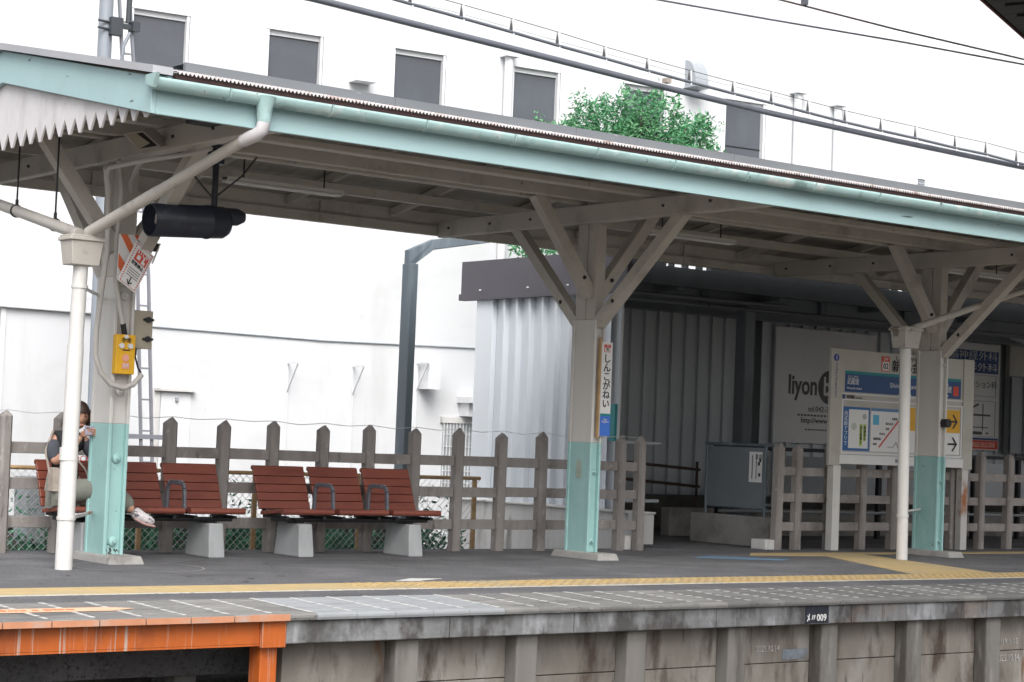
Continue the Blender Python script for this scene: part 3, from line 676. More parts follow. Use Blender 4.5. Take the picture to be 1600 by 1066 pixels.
# station name plate on the middle post
npl = empty('station_name_plate', (12.62, 14.87, 1.2), 'narrow vertical station name plate with blue foot on the middle post', 'sign')
a, b = U(933, 530, 14.86), U(948, 680, 14.86)
x0, x1 = 12.60, 12.735
MB().box(x0, x1, 14.855, 14.868, 1.22, 2.16).build('plate', 'signwhite', npl)
MB().box(x0+.001, x1-.001, 14.851, 14.854, 1.222, 1.42).build('blue_band', 'blue2', npl)
MB().box(x0+.001, x1-.001, 14.851, 14.854, 1.421, 1.445).build('teal_line', 'teal', npl)
MB().box(x0+.025, x1-.025, 14.851, 14.854, 2.06, 2.135).build('number_badge', 'red', npl)
MB().box(x0+.032, x1-.032, 14.848, 14.8505, 2.066, 2.105).build('badge_field', 'signwhite', npl)
text('02', .043, 'black', ((x0+x1)/2, 14.8475, 2.086), npl, align='CENTER', bold=.001); text('SW', .024, 'signwhite', ((x0+x1)/2, 14.848, 2.12), npl, align='CENTER')
text('し\nん\nこ\nが\nね\nい', .098, 'black', ((x0+x1)/2, 14.852, 1.765), npl, align='CENTER', bold=.0012, line=.92)
text('Shin\nKoganei', .026, 'signwhite', ((x0+x1)/2, 14.849, 1.375), npl, align='CENTER', width=.085, line=.8)
tag(bx(12.585, 12.599, 14.862, 14.898, 1.2, 2.2).build('plate_rail', 'rustrail'), 'thin rusty backing rail beside the station name plate', 'rail')

# ================================================================== BENCHES
def bench():
    X0 = 9.235
    t = empty('platform_bench', (X0, 15.5, 0), 'unoccupied three-seat bench with red-brown slats between the two left posts', 'bench', 'slatted platform benches')
    for k in range(3):
        xa = X0+k*.604; xb = xa+.548
        s = MB(); p0 = Vector((0, 15.70, .415)); p1_ = Vector((0, 15.86, .79)); n = 5
        for j in range(n):
            a = p0.lerp(p1_, j/n); b = p0.lerp(p1_, (j+1)/n); dn = Vector((0, -(p1_-p0).z, (p1_-p0).y)).normalized()*.028
            b = b-(b-a)*.07
            s.prism([Vector((xa, 0, 0))+q_ for q_ in (a, a+dn, b+dn, b)], (xb-xa, 0, 0))
        # rolled top
        s.tube([(xa, 15.855, .795), (xb, 15.855, .795)], .022, 12)
        s.build('backrest', 'wood', t, bevel=.005)
        s = MB(); n = 4; q0 = Vector((0, 15.30, .437)); q1 = Vector((0, 15.67, .402))
        for j in range(n):
            a = q0.lerp(q1, j/n); b = q0.lerp(q1, (j+1)/n); b = b-(b-a)*.07
            s.prism([Vector((xa, 0, 0))+q_ for q_ in (a, b, b+Vector((0, 0, -.035)), a+Vector((0, 0, -.035)))], (xb-xa, 0, 0))
        s.tube([(xa, 15.278, .413), (xb, 15.278, .413)], .028, 14)
        s.build('seat', 'wood', t, bevel=.005)
        for xc_ in (xa+.075, xb-.075): MB().box(xc_-.015, xc_+.015, 15.30, 15.72, .345, .372).beam((xc_, 15.70, .36), (xc_, 15.90, .72), .03, .02).build('seat_bracket', 'darkmetal', t)
    MB().box(X0+.05, X0+1.72, 15.42, 15.56, .315, .344).box(X0+.2, X0+1.65, 15.36, 15.62, .335, .346).build('frame_beam', 'darkmetal', t)
    for k in (1, 2):
        xa = X0+k*.604-.028
        pts = [(xa, 15.33, .43), (xa, 15.345, .60), (xa, 15.37, .645), (xa, 15.42, .655), (xa, 15.60, .655), (xa, 15.64, .64), (xa, 15.655, .59), (xa, 15.66, .42)]
        s = MB()
        for a, b in zip(pts[:-1], pts[1:]): s.beam(a, b, .042, .026, (1, 0, 0))
        s.build('armrest', 'armgrey', t, bevel=.006)
    for xa in (X0+.205, X0+1.425):
        MB().taper(xa-.012, xa+.152, 15.27, 15.72, 0, .303, .012, .035).build('concrete_base', 'basegrey', t, bevel=.012)
        MB().box(xa+.03, xa+.11, 15.40, 15.56, .303, .316).box(xa+.05, xa+.09, 15.44, 15.5, .30, .33).build('base_plate', 'darkmetal', t)
    return t
b2 = bench(); b1 = copy_tree(b2); b1.location.x = 7.088
b1['label'] = 'three-seat slatted bench behind the leftmost post, where the person sits'

# ================================================================== PERSON
def skin(name, nodes, edges, mt, parent=None, sub=2, root=0):
    me = bpy.data.meshes.new(name); off = Vector((0, 0, 0)); p = parent
    while p is not None: off += p.location; p = p.parent
    me.from_pydata([tuple(Vector(n[0])-off) for n in nodes], edges, [])
    o = bpy.data.objects.new(name, me); COL.objects.link(o)
    o.modifiers.new('skin', 'SKIN')
    for i, n in enumerate(nodes):
        r = n[1]; me.skin_vertices[0].data[i].radius = r if isinstance(r, tuple) else (r, r)
        me.skin_vertices[0].data[i].use_root = (i == root)
    sbm = o.modifiers.new('sub', 'SUBSURF'); sbm.levels = sub; sbm.render_levels = sub
    bpy.context.view_layer.update()
    m2 = bpy.data.meshes.new_from_object(o.evaluated_get(bpy.context.evaluated_depsgraph_get()))
    bpy.data.objects.remove(o)
    for q_ in m2.polygons: q_.use_smooth = True
    m2.materials.clear(); m2.materials.append(M[mt])
    r = bpy.data.objects.new(name, m2); COL.objects.link(r); r.parent = parent
    return r
pe = empty('person', (7.25, 15.5, .45), 'seated person in black shirt and olive trousers looking at a phone on the bench', 'person')
bn = [((7.24, 15.52, .54), (.12, .09)), ((7.22, 15.54, .72), (.10, .075)), ((7.22, 15.55, .90), (.12, .08)), ((7.23, 15.53, 1.01), (.075, .06)), ((7.245, 15.49, 1.09), .048),
      ((7.10, 15.53, 1.0), .05), ((7.085, 15.44, .80), .046), ((7.16, 15.30, .93), .036), ((7.215, 15.235, 1.035), .024),
      ((7.38, 15.50, .99), .05), ((7.43, 15.34, .82), .046), ((7.39, 15.25, .95), .034), ((7.345, 15.205, 1.035), .024),
      ((7.16, 15.46, .53), .095), ((7.44, 15.16, .58), .066), ((7.58, 15.06, .47), .05), ((7.63, 15.03, .41), .040),
      ((7.36, 15.44, .53), .095), ((7.47, 15.08, .50), .066), ((7.46, 15.12, .25), .052), ((7.45, 15.12, .09), .04)]
be = [(0, 1), (1, 2), (2, 3), (3, 4), (3, 5), (5, 6), (6, 7), (7, 8), (3, 9), (9, 10), (10, 11), (11, 12), (0, 13), (13, 14), (14, 15), (15, 16), (0, 17), (17, 18), (18, 19), (19, 20)]
body = skin('body', bn, be, 'skin', pe)
# head: one shaped surface
HC = Vector((7.285, 15.43, 1.205))
hd = MB(); n = 24; mm = 18; vs = []
yaw = R(-12); pit = R(-14)
for i in range(mm+1):
    ph = math.pi*i/mm
    for k in range(n):
        t = 2*math.pi*k/n; x = math.sin(ph)*math.cos(t)*.075; y = math.sin(ph)*math.sin(t)*.092; z = math.cos(ph)*.112
        if z < 0: x *= 1+z*2.6; y = y*(1+z*1.2)
        if y < 0:
            f_ = max(0, 1-abs(x)/.02)
            if -.045 < z < .012: y -= .02*f_*(1-abs(z+.02)/.035)      # nose
            if .005 < z < .03 and .018 < abs(x) < .05: y += .008          # eye sockets
            if -.068 < z < -.052 and abs(x) < .028: y -= .005              # mouth
            if z < -.08 and abs(x) < .03: y -= .006
        v = Vector((x, y, z)); v = Matrix.Rotation(yaw, 3, 'Z') @ Matrix.Rotation(-pit, 3, 'X') @ v
        vs.append(HC+v)
hd.add(vs, [(i*n+k, (i+1)*n+k, (i+1)*n+(k+1) % n, i*n+(k+1) % n) for i in range(mm) for k in range(n)], True)
hd.build('head', 'skin', pe)
def hp(x, y, z): return HC+Matrix.Rotation(yaw, 3, 'Z') @ Matrix.Rotation(-pit, 3, 'X') @ Vector((x, y, z))
e = MB()
for sx in (-.029, .029): e.ball(hp(sx, -.080, .012), .010, 8, (1.4, .5, .45)); e.beam(hp(sx-.016, -.088, .034), hp(sx+.016, -.088, .034), .004, .006)
e.build('eyes', 'hair', pe)
MB().beam(hp(-.022, -.083, -.058), hp(.022, -.083, -.058), .006, .009).build('mouth', 'pink', pe)
for sx in (-.073, .073): MB().ball(hp(sx, .0, .0), .022, 8, (.4, .7, 1.2)).build('ear', 'skin', pe)
hr = MB(); vs = []; 
for i in range(13):
    ph = math.pi*.74*i/12
    for k in range(n):
        t = 2*math.pi*k/n; ct, s_t = math.cos(t), math.sin(t)
        rx, ry, rz = .088, .105, .128
        x, y, z = math.sin(ph)*ct*rx, math.sin(ph)*s_t*ry+.008, math.cos(ph)*rz
        if s_t < -.35 and z < .055: z = .055+(z-.055)*.12; y = -.086*(-s_t)
        vs.append(hp(x, y, z))
hr.add(vs, [(i*n+k, (i+1)*n+k, (i+1)*n+(k+1) % n, i*n+(k+1) % n) for i in range(12) for k in range(n)], True)
for sx in (-1, 1):
    hr.tube([hp(sx*.06, -.06, .06), hp(sx*.078, -.04, .0), hp(sx*.076, -.02, -.07), hp(sx*.06, .0, -.12)], .02, 8, radii=[.018, .022, .022, .01])
hr.build('hair', 'hair', pe)
def hand(cx, cy, cz, sx):
    nd = [((cx, cy+.02, cz-.035), .024), ((cx, cy, cz), (.03, .016)), ((cx-.0*sx, cy-.01, cz+.02), (.032, .014))]
    ed = [(0, 1), (1, 2)]
    skin('palm', nd, ed, 'skin', pe, 2)
    for j in range(4):
        z0 = cz+.028-j*.017; L_ = (.062, .068, .064, .05)[j]
        skin('finger', [((cx-.012*sx, cy-.012, z0), .0092), ((cx-.012*sx+sx*L_*.45, cy-.042, z0+.006), .0085), ((cx-.012*sx+sx*L_*.95, cy-.036, z0+.008), .0075), ((cx-.012*sx+sx*L_*1.2, cy-.022, z0+.008), .0065)], [(0, 1), (1, 2), (2, 3)], 'skin', pe, 1)
    skin('thumb', [((cx-.01*sx, cy-.002, cz-.01), .011), ((cx+.02*sx, cy+.012, cz+.025), .009), ((cx+.045*sx, cy+.012, cz+.045), .008)], [(0, 1), (1, 2)], 'skin', pe, 1)
hand(7.225, 15.215, 1.06, 1); hand(7.338, 15.195, 1.06, -1)
top = [((7.24, 15.52, .53), (.175, .135)), ((7.22, 15.54, .74), (.15, .115)), ((7.22, 15.55, .90), (.16, .115)), ((7.23, 15.53, 1.00), (.12, .085)), ((7.24, 15.51, 1.05), (.06, .055)), ((7.105, 15.53, .99), .092), ((7.375, 15.50, .98), .09)]
skin('shirt', top, [(0, 1), (1, 2), (2, 3), (3, 4), (3, 5), (3, 6)], 'shirt', pe)
skin('sleeve', [((7.10, 15.53, 1.0), .078), ((7.088, 15.49, .90), .070), ((7.082, 15.45, .80), .064)], [(0, 1), (1, 2)], 'sleeve', pe)
skin('sleeve', [((7.38, 15.50, .99), .076), ((7.41, 15.43, .91), .068), ((7.43, 15.36, .84), .064)], [(0, 1), (1, 2)], 'sleeve', pe)
text('ROCK', .07, 'red', (7.18, 15.395, .84), pe, width=.2, name='shirt_print')
tr = [((7.23, 15.53, .55), (.145, .13)), ((7.16, 15.42, .545), .115), ((7.31, 15.28, .59), .105), ((7.44, 15.15, .59), .092), ((7.54, 15.09, .52), .082), ((7.63, 15.05, .425), .076),
      ((7.36, 15.40, .53), .11), ((7.47, 15.10, .51), .09), ((7.46, 15.12, .28), .085), ((7.455, 15.12, .13), .08)]
skin('trousers', tr, [(0, 1), (1, 2), (2, 3), (3, 4), (4, 5), (0, 6), (6, 7), (7, 8), (8, 9)], 'trousers', pe)
fo = skin('shoe', [((7.62, 15.04, .425), .056), ((7.67, 15.02, .385), (.052, .056)), ((7.735, 15.0, .35), (.048, .046)), ((7.81, 14.98, .325), (.042, .034))], [(0, 1), (1, 2), (2, 3)], 'shoe', pe)
skin('sole', [((7.625, 15.03, .365), (.042, .016)), ((7.71, 15.0, .312), (.045, .014)), ((7.815, 14.975, .292), (.038, .012))], [(0, 1), (1, 2)], 'sole', fo, 1)
skin('shoe', [((7.45, 15.12, .07), .045), ((7.45, 15.02, .05), .044), ((7.455, 14.92, .04), .036)], [(0, 1), (1, 2)], 'shoe', pe)
MB().tube([hp(-.02, 0, -.1), (7.16, 15.40, .98), (7.22, 15.36, .86), (7.31, 15.34, .76), (7.36, 15.36, .68)], .008, 8).build('neck_strap', 'strap', pe)
ph = MB().box(-.075, .075, -.004, .004, -.038, .038)
pho = ph.build('phone', 'phone'); pho.location = (7.29, 15.18, 1.085); pho.rotation_euler = (R(-12), 0, R(4)); tag(pho, 'lilac smartphone held sideways in front of the seated person\'s face', 'phone')
for dx in (-.055, -.04): 
    MB().tube([(dx+.0, -.005, .018), (dx, -.007, .018)], .007, 10).build('camera_lens', 'black', pho, local=True)
bg_ = MB().taper(7.04, 7.12, 15.36, 15.54, .56, .76, .012, .04).tube([(7.06, 15.47, .68), (7.02, 15.50, .9), (7.08, 15.50, 1.07)], .012, 8)
tag(bg_.build('shoulder_bag', 'strap', bevel=.02), 'tan cloth shoulder bag resting on the bench beside the seated person', 'bag')

# ================================================================== CONCRETE FENCES
def fence(xs, x0, x1, label):
    t = empty('concrete_fence', (x0, 16.05, 0), label, 'fence', 'concrete post and rail fences')
    for X in xs:
        w_ = .052*random.uniform(.93, 1.06); lean = random.uniform(-.012, .012); ly = random.uniform(-.01, .01); hz = random.uniform(-.012, .012)
        p = MB(); y0, y1 = 15.985, 16.095
        # octagonal-ish post with pointed cap
        ch = .022
        ring_ = [(X-w_+ch, y0), (X+w_-ch, y0), (X+w_, y0+ch), (X+w_, y1), (X-w_, y1), (X-w_, y0+ch)]
        zt = 1.175+hz
        vs = [(a, b, -.05) for a, b in ring_]+[(a+lean, b+ly, zt+random.uniform(-.008, .006)) for a, b in ring_]+[(X-.014+lean, 16.035+ly, zt+random.uniform(.045, .066)), (X+.012+lean, 16.035+ly, zt+random.uniform(.045, .066))]
        fs = [(i, (i+1) % 6, 6+(i+1) % 6, 6+i) for i in range(6)]+[(6, 7, 13, 12), (7, 8, 13), (8, 9, 13), (9, 10, 12, 13), (10, 11, 12), (11, 6, 12)]
        p.add(vs, fs); p.build('fence_post', 'fence', t, bevel=.004)
    for z in (.91, .60, .27):
        xs2 = [x0]+[x for x in xs if x0 < x < x1][::3]+[x1]
        r = MB(); 
        for a, b in zip(xs2[:-1], xs2[1:]): r.beam((a+.001, 16.06, z+random.uniform(-.005, .005)), (b-.001, 16.06, z+random.uniform(-.005, .005)), .055, .10)
        r.build('fence_rail', 'fence', t, bevel=.004)
    return t
xs1 = [5.8, 6.35, 6.89, 7.40]+[7.94, 8.48, 9.025, 9.57, 10.12, 10.66, 11.20, 11.74, 12.29, 12.84, 13.38, 13.93, 14.22]
f1 = fence(xs1, 5.5, 14.22, 'long grey concrete fence with pointed posts behind the two benches')
xs2 = [16.35, 16.67]+[17.22+.555*k for k in range(22)]
f2 = fence(xs2, 16.35, 29, 'shaded grey concrete fence with pointed posts behind the information board')
wv = MB(); 
for a, b in zip(xs1[:-1], xs1[1:]):
    wv.tube([(a, 16.03, 1.235), ((a+b)/2, 16.03, 1.215+random.uniform(-.01, .008)), (b, 16.03, 1.235)], .0032, 5)
tag(wv.build('fence_wire', 'wiregalv'), 'thin wire strung along the tops of the left fence posts', 'wire')
eb2 = MB().box(14.10, 14.36, 16.12, 16.3, 0, .15).box(14.29, 14.35, 16.1, 16.3, .15, .42)
tag(eb2.build('kerb_block', 'found', bevel=.008), 'small pale concrete block at the foot of the left fence end', 'block')
kb = MB().box(16.15, 16.42, 16.02, 16.25, 0, .115); tag(kb.build('kerb_block', 'found', bevel=.008), 'small pale concrete block at the near end of the ramp wall', 'block')

# chain link fence with shrubs behind
cl = empty('chain_link_fence', (5, 17, -.3), 'low chain link fence with ochre rail behind the concrete fence', 'fence')
s_ = MB(); zlo, zhi = -.25, .70; hgt = zhi-zlo; X = 4.0
while X < 12.75:
    for sg in (-1, 1):
        xa, xb = X, X+sg*hgt; za, zb = zlo, zhi
        if xb > 12.75: zb = zlo+(12.75-xa); xb = 12.75
        if xb < 4.0: continue
        s_.beam((xa, 17.0+.003*sg, za), (xb, 17.0+.003*sg, zb), .004, .004)
    X += .078
s_.build('mesh_wires', 'wiregalv', cl)
MB().tube([(4, 17, .715), (12.75, 17, .715)], .02, 8).build('top_rail', 'rustrail', cl)
for X in (5.2, 7.2, 8.69, 9.95, 11.2, 12.68): MB().box(X-.022, X+.022, 16.985, 17.02, -1.1, .73).build('post', 'rustrail', cl)
cbn = MB().box(7.98, 8.22, 17.9, 18.2, -.03, .45).box(7.62, 8.05, 17.9, 18.2, -.9, .32)
cbn = MB().prism([U(42, 745, 18), U(72, 745, 18), U(70, 853, 18), U(40, 847, 18)], (0, .3, 0))
cb_ = cbn.build('equipment_cabinet', 'cabinet', bevel=.01); tag(cb_, 'plain grey equipment cabinet behind the fence left of the benches', 'cabinet')
k_ = U(50, 847, 17.98); MB().box(k_.x-.01, k_.x+.01, 17.97, 17.995, k_.z, k_.z+.03).build('keyhole', 'black', cb_)
def leaves(mb, c, rad, n, size, rnd, shape='ellipsoid'):
    for _ in range(n):
        while True:
            u = Vector([rnd.uniform(-1, 1) for _ in range(3)])
            if shape == 'cone':
                h_ = (u.z+1)/2
                if math.hypot(u.x, u.y) <= max(.12, 1-h_**1.4): break
            elif u.length <= 1 and rnd.random() < .3+.7*u.length: break
        p = Vector((c[0]+u.x*rad[0], c[1]+u.y*rad[1], c[2]+u.z*rad[2]))
        d = Vector((rnd.uniform(-1, 1), rnd.uniform(-1, 1), rnd.uniform(-.5, .9))).normalized()
        sd_ = d.cross(Vector([rnd.uniform(-1, 1) for _ in range(3)])).normalized(); L_ = size*rnd.uniform(.6, 1.3); W_ = L_*.16
        nr = sd_.cross(d)*L_*.06
        mb.add([p, p+d*L_*.45+sd_*W_+nr, p+d*L_, p+d*L_*.45-sd_*W_+nr], [(0, 1, 2), (0, 2, 3)])
def twig(mb, a, b, r): mb.tube([a, Vector(a).lerp(Vector(b), .5)+Vector((random.uniform(-.05, .05), random.uniform(-.05, .05), 0)), b], r, 6, radii=[r, r*.7, r*.3])
rs = random.Random(11)
k = 0
whr = ['at the far left of the fence', 'behind the person', 'behind the gap between the benches', 'behind the left end of the middle bench', 'behind the middle of the middle bench', 'behind the right end of the middle bench', 'beside the white entrance wall']
for X, r, h in ((6.6, .5, .55), (7.9, .6, .45), (9.1, .65, .62), (10.1, .6, .55), (11.0, .6, .5), (11.9, .6, .55), (12.75, .45, .6)):
    t = empty('shrub', (X, 18.0, -1.1), 'low green shrub beyond the chain link '+whr[k], 'shrub', 'shrubs behind the chain link fence'); k += 1
    mb = MB()
    for j in range(5): leaves(mb, (X+rs.uniform(-.45, .45)*r*1.6, 18.0+rs.uniform(-.3, .3), -.45+rs.uniform(0, .35)), (r*.6, .35, h*.66), 520, .085, rs)
    for j in range(3): leaves(mb, (X+rs.uniform(-.5, .5)*r, 17.8, .25+rs.uniform(0, .2)), (.16, .15, .2), 22, .09, rs)
    mb.build('foliage', 'leafdark', t)
    st_ = MB()
    for j in range(5): twig(st_, (X+rs.uniform(-.1, .1), 18, -1.1), (X+rs.uniform(-.4, .4), 18+rs.uniform(-.2, .2), .1), .012)
    st_.build('stems', 'bark', t)
tag(MB().box(3.5, 13.4, 19.2, 19.4, -1.1, .03).box(3.5, 13.4, 19.17, 19.43, .03, .10).build('retaining_wall', 'darkconc'), 'low dark retaining wall behind the shrubs and chain link fence', 'wall')
# tree seen over the canopy
tt = empty('roadside_tree', (20.1, 23, -1.1), 'bright green narrow-leaved tree rising above the canopy roof', 'tree')
mb = MB(); rt = random.Random(4)
for cx, tz, r in ((18.35, 5.9, .22), (18.85, 6.15, .35), (19.2, 6.42, .35), (19.55, 6.42, .28), (19.85, 6.55, .35), (20.15, 6.78, .42), (20.55, 6.65, .35), (20.9, 6.25, .3), (21.15, 6.5, .26), (21.5, 6.5, .28), (21.8, 6.0, .24), (20.3, 6.3, .5), (19.3, 6.0, .45)):
    hh = tz-4.6
    leaves(mb, (cx, 23+rt.uniform(-.3, .3), tz-hh*.5), (r*1.35, r*1.1, hh*.5), int(9000*r), .115, rt, 'cone')
    for j in range(16): leaves(mb, (cx+rt.uniform(-r, r)*1.35, 23+rt.uniform(-.3, .3), tz-rt.uniform(.0, 1.0)), (.05, .05, .16), 14, .10, rt)
for cx, cz, rx, rz, cnt in ((19.08, 5.95, .36, .46, 2600), (20.12, 5.90, .38, .74, 3600), (21.42, 5.92, .20, .56, 1500), (19.6, 5.68, .30, .36, 900), (20.85, 5.72, .30, .42, 1000), (18.45, 5.65, .2, .36, 500), (21.15, 5.85, .16, .55, 700), (21.66, 5.6, .16, .30, 500), (19.55, 6.1, .10, .36, 260), (20.5, 6.1, .25, .45, 900)):
    leaves(mb, (cx, 23, cz), (rx, .30, rz), int(cnt*.40), .085, rt)
    for j in range(22): leaves(mb, (cx+rt.uniform(-rx, rx)*1.2, 23+rt.uniform(-.3, .3), cz+rz*rt.uniform(.45, 1.12)*1), (.045, .05, .11), 10, .085, rt)
leaves(mb, (20.0, 23, 4.75), (2.1, .9, .8), 6000, .12, rt)
leaves(mb, (18.3, 23, 4.1), (.6, .5, .3), 900, .10, rt)
mb.build('crown', 'leaf', tt)
st_ = MB().tube([(20.1, 23, -1.1), (20.05, 23, 1.5), (20.15, 23, 4)], .12, 10, radii=[.15, .12, .08])
for cx, tz in ((18.4, 5.7), (18.9, 6.0), (19.2, 6.2), (19.6, 6.2), (20.15, 6.6), (20.5, 6.4), (21.1, 6.3), (21.5, 6.3), (21.8, 5.8)): st_.tube([(20.1, 23, 2.5), ((20.1+cx)/2, 23.05, 4.1), (cx, 23, tz)], .03, 6, radii=[.06, .035, .008])
st_.build('trunk', 'bark', tt)

# ================================================================== LONG WHITE BUILDING
bd = empty('white_building', (20, 26, 0), 'long white rendered building with a row of dark windows', 'building', rz=WA)
# windows: (frame left, frame right pixel, top pixel left)
wins = []
for pl_, pr_, pt in ((205, 303, 6), (417, 511, 38), (614, 702, 68), (800, 880, 98), (972, 1045, 127), (1131, 1200, 153)):
    s0, zt = UW(pl_, pt); s1, _ = UW(pr_, pt+12); wins.append((s0, s1, zt))
zt = sum(x_[2] for x_ in wins)/6; zb_ = zt-1.75
wm = MB(); S0, S1, ZT = -14, 40, 16
wm.box(S0, S1, 0, .3, -1.15, zb_).box(S0, S1, 0, .3, zt, ZT)
ed_ = [S0]
for a, b, _ in wins: ed_ += [a, b]
ed_.append(S1)
for a, b in zip(ed_[0::2], ed_[1::2]): wm.box(a, b, 0, .3, zb_, zt)
wm.box(S0, S0+.3, .3, 9, -1.15, ZT).box(S1-.3, S1, .3, 9, -1.15, ZT).box(S0+.3, S1-.3, .3, 9, ZT-.3, ZT)
wm.build('wall', 'bwall', bd, local=True)
for i_, (a, b, _) in enumerate(wins):
    f = MB().box(a+.0, b, -.03, .1, zt-.05, zt-.001).box(a+.001, a+.045, -.02, .1, zb_+.04, zt-.05).box(b-.11, b-.07, -.02, .1, zb_+.04, zt-.05).box(b-.06, b-.001, -.035, .1, zb_+.04, zt-.05).box(a-.03, b+.03, -.05, .1, zb_, zb_+.04)
    fr = f.build('window', 'bwhite', bd, local=True)
    MB().box(a+.045, b-.11, .07, .09, zb_+.04, zt-.13).build('pane', 'glass', fr, local=True)
    MB().box(a+.045, b-.11, .04, .1, zt-.13, zt-.052).build('head_strip', 'bwhite', fr, local=True)
    if i_ == 5: MB().box(a+.045, b-.11, .06, .072, UW(1150, 228)[1]-.02, UW(1150, 228)[1]).build('glazing_bar', 'black', fr, local=True)
def hoodv(px, py, w_, h_, mt='bwhite', nm='vent_hood'):
    s, z = UW(px, py); t = MB(); n = 8
    poly = [(s, -.0, z)]+[(s, -w_*math.sin(math.pi/2*k/n)*1.0, z-h_+h_*math.cos(math.pi/2*k/n)) for k in range(n+1)]+[(s, 0, z-h_)]
    t.prism(poly, (.28, 0, 0)); t.box(s-.03, s+.33, -w_-.03, 0, z-h_-.015, z-h_+.0)
    t.build(nm, mt, bd, local=True)
hoodv(549, 96, .26, .33); hoodv(1071, 94, .34, .5, 'grey')
def vent(px, py, w_, h_):
    s, z = UW(px, py); t = MB().box(s, s+w_, -.04, 0, z-h_, z-h_+.03).box(s, s+w_, -.04, 0, z-.03, z).box(s, s+.03, -.04, 0, z-h_+.03, z-.03).box(s+w_-.03, s+w_, -.04, 0, z-h_+.03, z-.03)
    t.build('louvre_vent', 'bwhite', bd, local=True)
    t = MB()
    for k in range(3): t.box(s+.03, s+w_-.03, -.02, -.005, z-.05-k*.05-.025, z-.05-k*.05)
    t.build('louvre_slats', 'grey', bd, local=True)
vent(1430, 277, .25, .2)
for px, py, nm in ((792, 80, 0), (1243, 138, 1), (1305, 158, 1)):
    s, z = UW(px, py)
    MB().tube([(s, -.09, -1), (s, -.09, z-.12)], .075, 14).box(s-.13, s+.13, -.22, -.0, z-.12, z).build('wall_downpipe', 'bwhite', bd, local=True)
s, _ = UW(110, 300)
for px, py in ((448, 566), (550, 571), (650, 566)):
    s, z = UW(px, py)
    MB().box(s, s+.03, -.03, 0, z-.5, z).box(s, s+.03, -.42, -.03, z-.03, z).beam((s+.015, -.02, z-.47), (s+.015, -.40, z-.02), .02, .02).box(s+.0, s+.03, -.03, 0, -1, z-.5).build('wall_bracket', 'bwhite', bd, local=True)
s, z = UW(655, 568); MB().box(s, s+.22, -.35, 0, z-.42, z).build('meter_box', 'bwhite', bd, local=True)
s, z = UW(714, 620); MB().box(s, s+.45, -.5, 0, z-.10, z).box(s+.06, s+.4, -.3, 0, z-.32, z-.10).build('door_awning', 'bwhite', bd, local=True)
s, z = UW(688, 651); s1, z1 = UW(745, 775)
MB().box(s, s1, -.06, 0, z-.1, z).build('lintel', 'found', bd, local=True)
g = MB().box(s+.05, s1, -.03, -.001, z1, z-.1); go = g.build('grille_window', mat('grillew', (.30, .32, .33), .5, .15, 6), bd, local=True)
g = MB(); 
for k in range(9): g.box(s+.05+k*.06, s+.062+k*.06, -.05, -.031, z1, z-.1)
for k in range(6): g.box(s+.05, s1, -.056, -.0505, z1+k*.2, z1+.01+k*.2)
g.build('grille_bars', 'bwhite', go, local=True)
s, z = UW(240, 606); s1, z1 = UW(303, 606)
MB().box(s, s1, -.1, 0, z-.04, z).box(s, s+.1, -.03, 0, -1, z-.04).build('door_surround', 'found', bd, local=True)
MB().box(s+.12, s1-.05, -.02, 0, -1, z-.06).build('service_door', 'bwhite', bd, local=True)
s, z = UW(275, 622); MB().box(s-.02, s+.02, -.06, -.021, z-.05, z+.01).build('door_knob', 'grey', bd, local=True)
wc = MB(); 
for (a, b) in (((247, 511), (745, 543)),):
    s0, z0 = UW(*a); s1, z1 = UW(*b); wc.tube([(s0-.1, -.02, z0), ((s0+s1)/2, -.02, (z0+z1)/2-.05), (s1+1, -.02, z1)], .014, 6)
wc.build('wall_cable', 'grey', bd, local=True)
# low white annex on the left
an = empty('white_annex', (9, 24, -1.1), 'low white annex with a flat overhanging roof left of the posts', 'building')
a0 = U(-60, 448, 24); a1 = U(150, 470, 24)
MB().box(6.5, 11.62, 24.0, 25.3, 2.60, 2.84).build('roof_slab', 'bwhite', an, bevel=.01)
MB().box(10.25, 11.5, 24.07, 25.2, -1.1, 2.60).build('wall', 'bwall', an)
MB().box(6.5, 10.17, 24.25, 25.2, -1.1, 2.60).build('side_wall', 'bwall', an)
MB().box(10.18, 10.245, 24.05, 24.3, -1.1, 2.60).build('corner_trim', 'bwhite', an)
MB().box(9.3, 10.10, 24.21, 24.248, -1.1, 1.9).build('door', 'bwhite', an)
MB().box(9.35, 10.08, 24.17, 24.208, 1.35, 2.2).build('door_pane', 'glass', an)

# ================================================================== POLE, LADDER, BLUE STEEL FRAME
pl_ = empty('utility_pole', (10.7, 22.5, -1.1), 'grey steel pole rising behind the leftmost post above the canopy', 'pole')
MB().tube([(10.87, 22.5, -1.1), (10.80, 22.5, 3.9), (10.70, 22.5, 5.7)], .10, 18, radii=[.115, .105, .10]).tube([(10.70, 22.5, 5.7), (10.68, 22.5, 9)], .088, 18).build('shaft', 'pole', pl_)
MB().box(10.70, 10.86, 22.33, 22.44, 6.02, 6.24).box(10.82, 11.1, 22.35, 22.41, 6.12, 6.18).box(10.98, 11.08, 22.3, 22.44, 6.10, 6.22).tube([(10.55, 22.4, 6.18), (10.75, 22.4, 6.18)], .015, 8).tube([(10.55, 22.4, 6.09), (10.75, 22.4, 6.09)], .015, 8).build('bracket', 'steeldark', pl_)
MB().tube([(10.95, 22.38, 6.2), (10.97, 22.38, 9)], .035, 12).build('standing_pipe', 'steeldark', pl_)
MB().tube([(10.83, 22.42, 5.5), (10.90, 22.40, 5.75), (10.90, 22.38, 5.9), (10.98, 22.38, 6.08)], .022, 10).build('bent_pipe', 'pole', pl_)
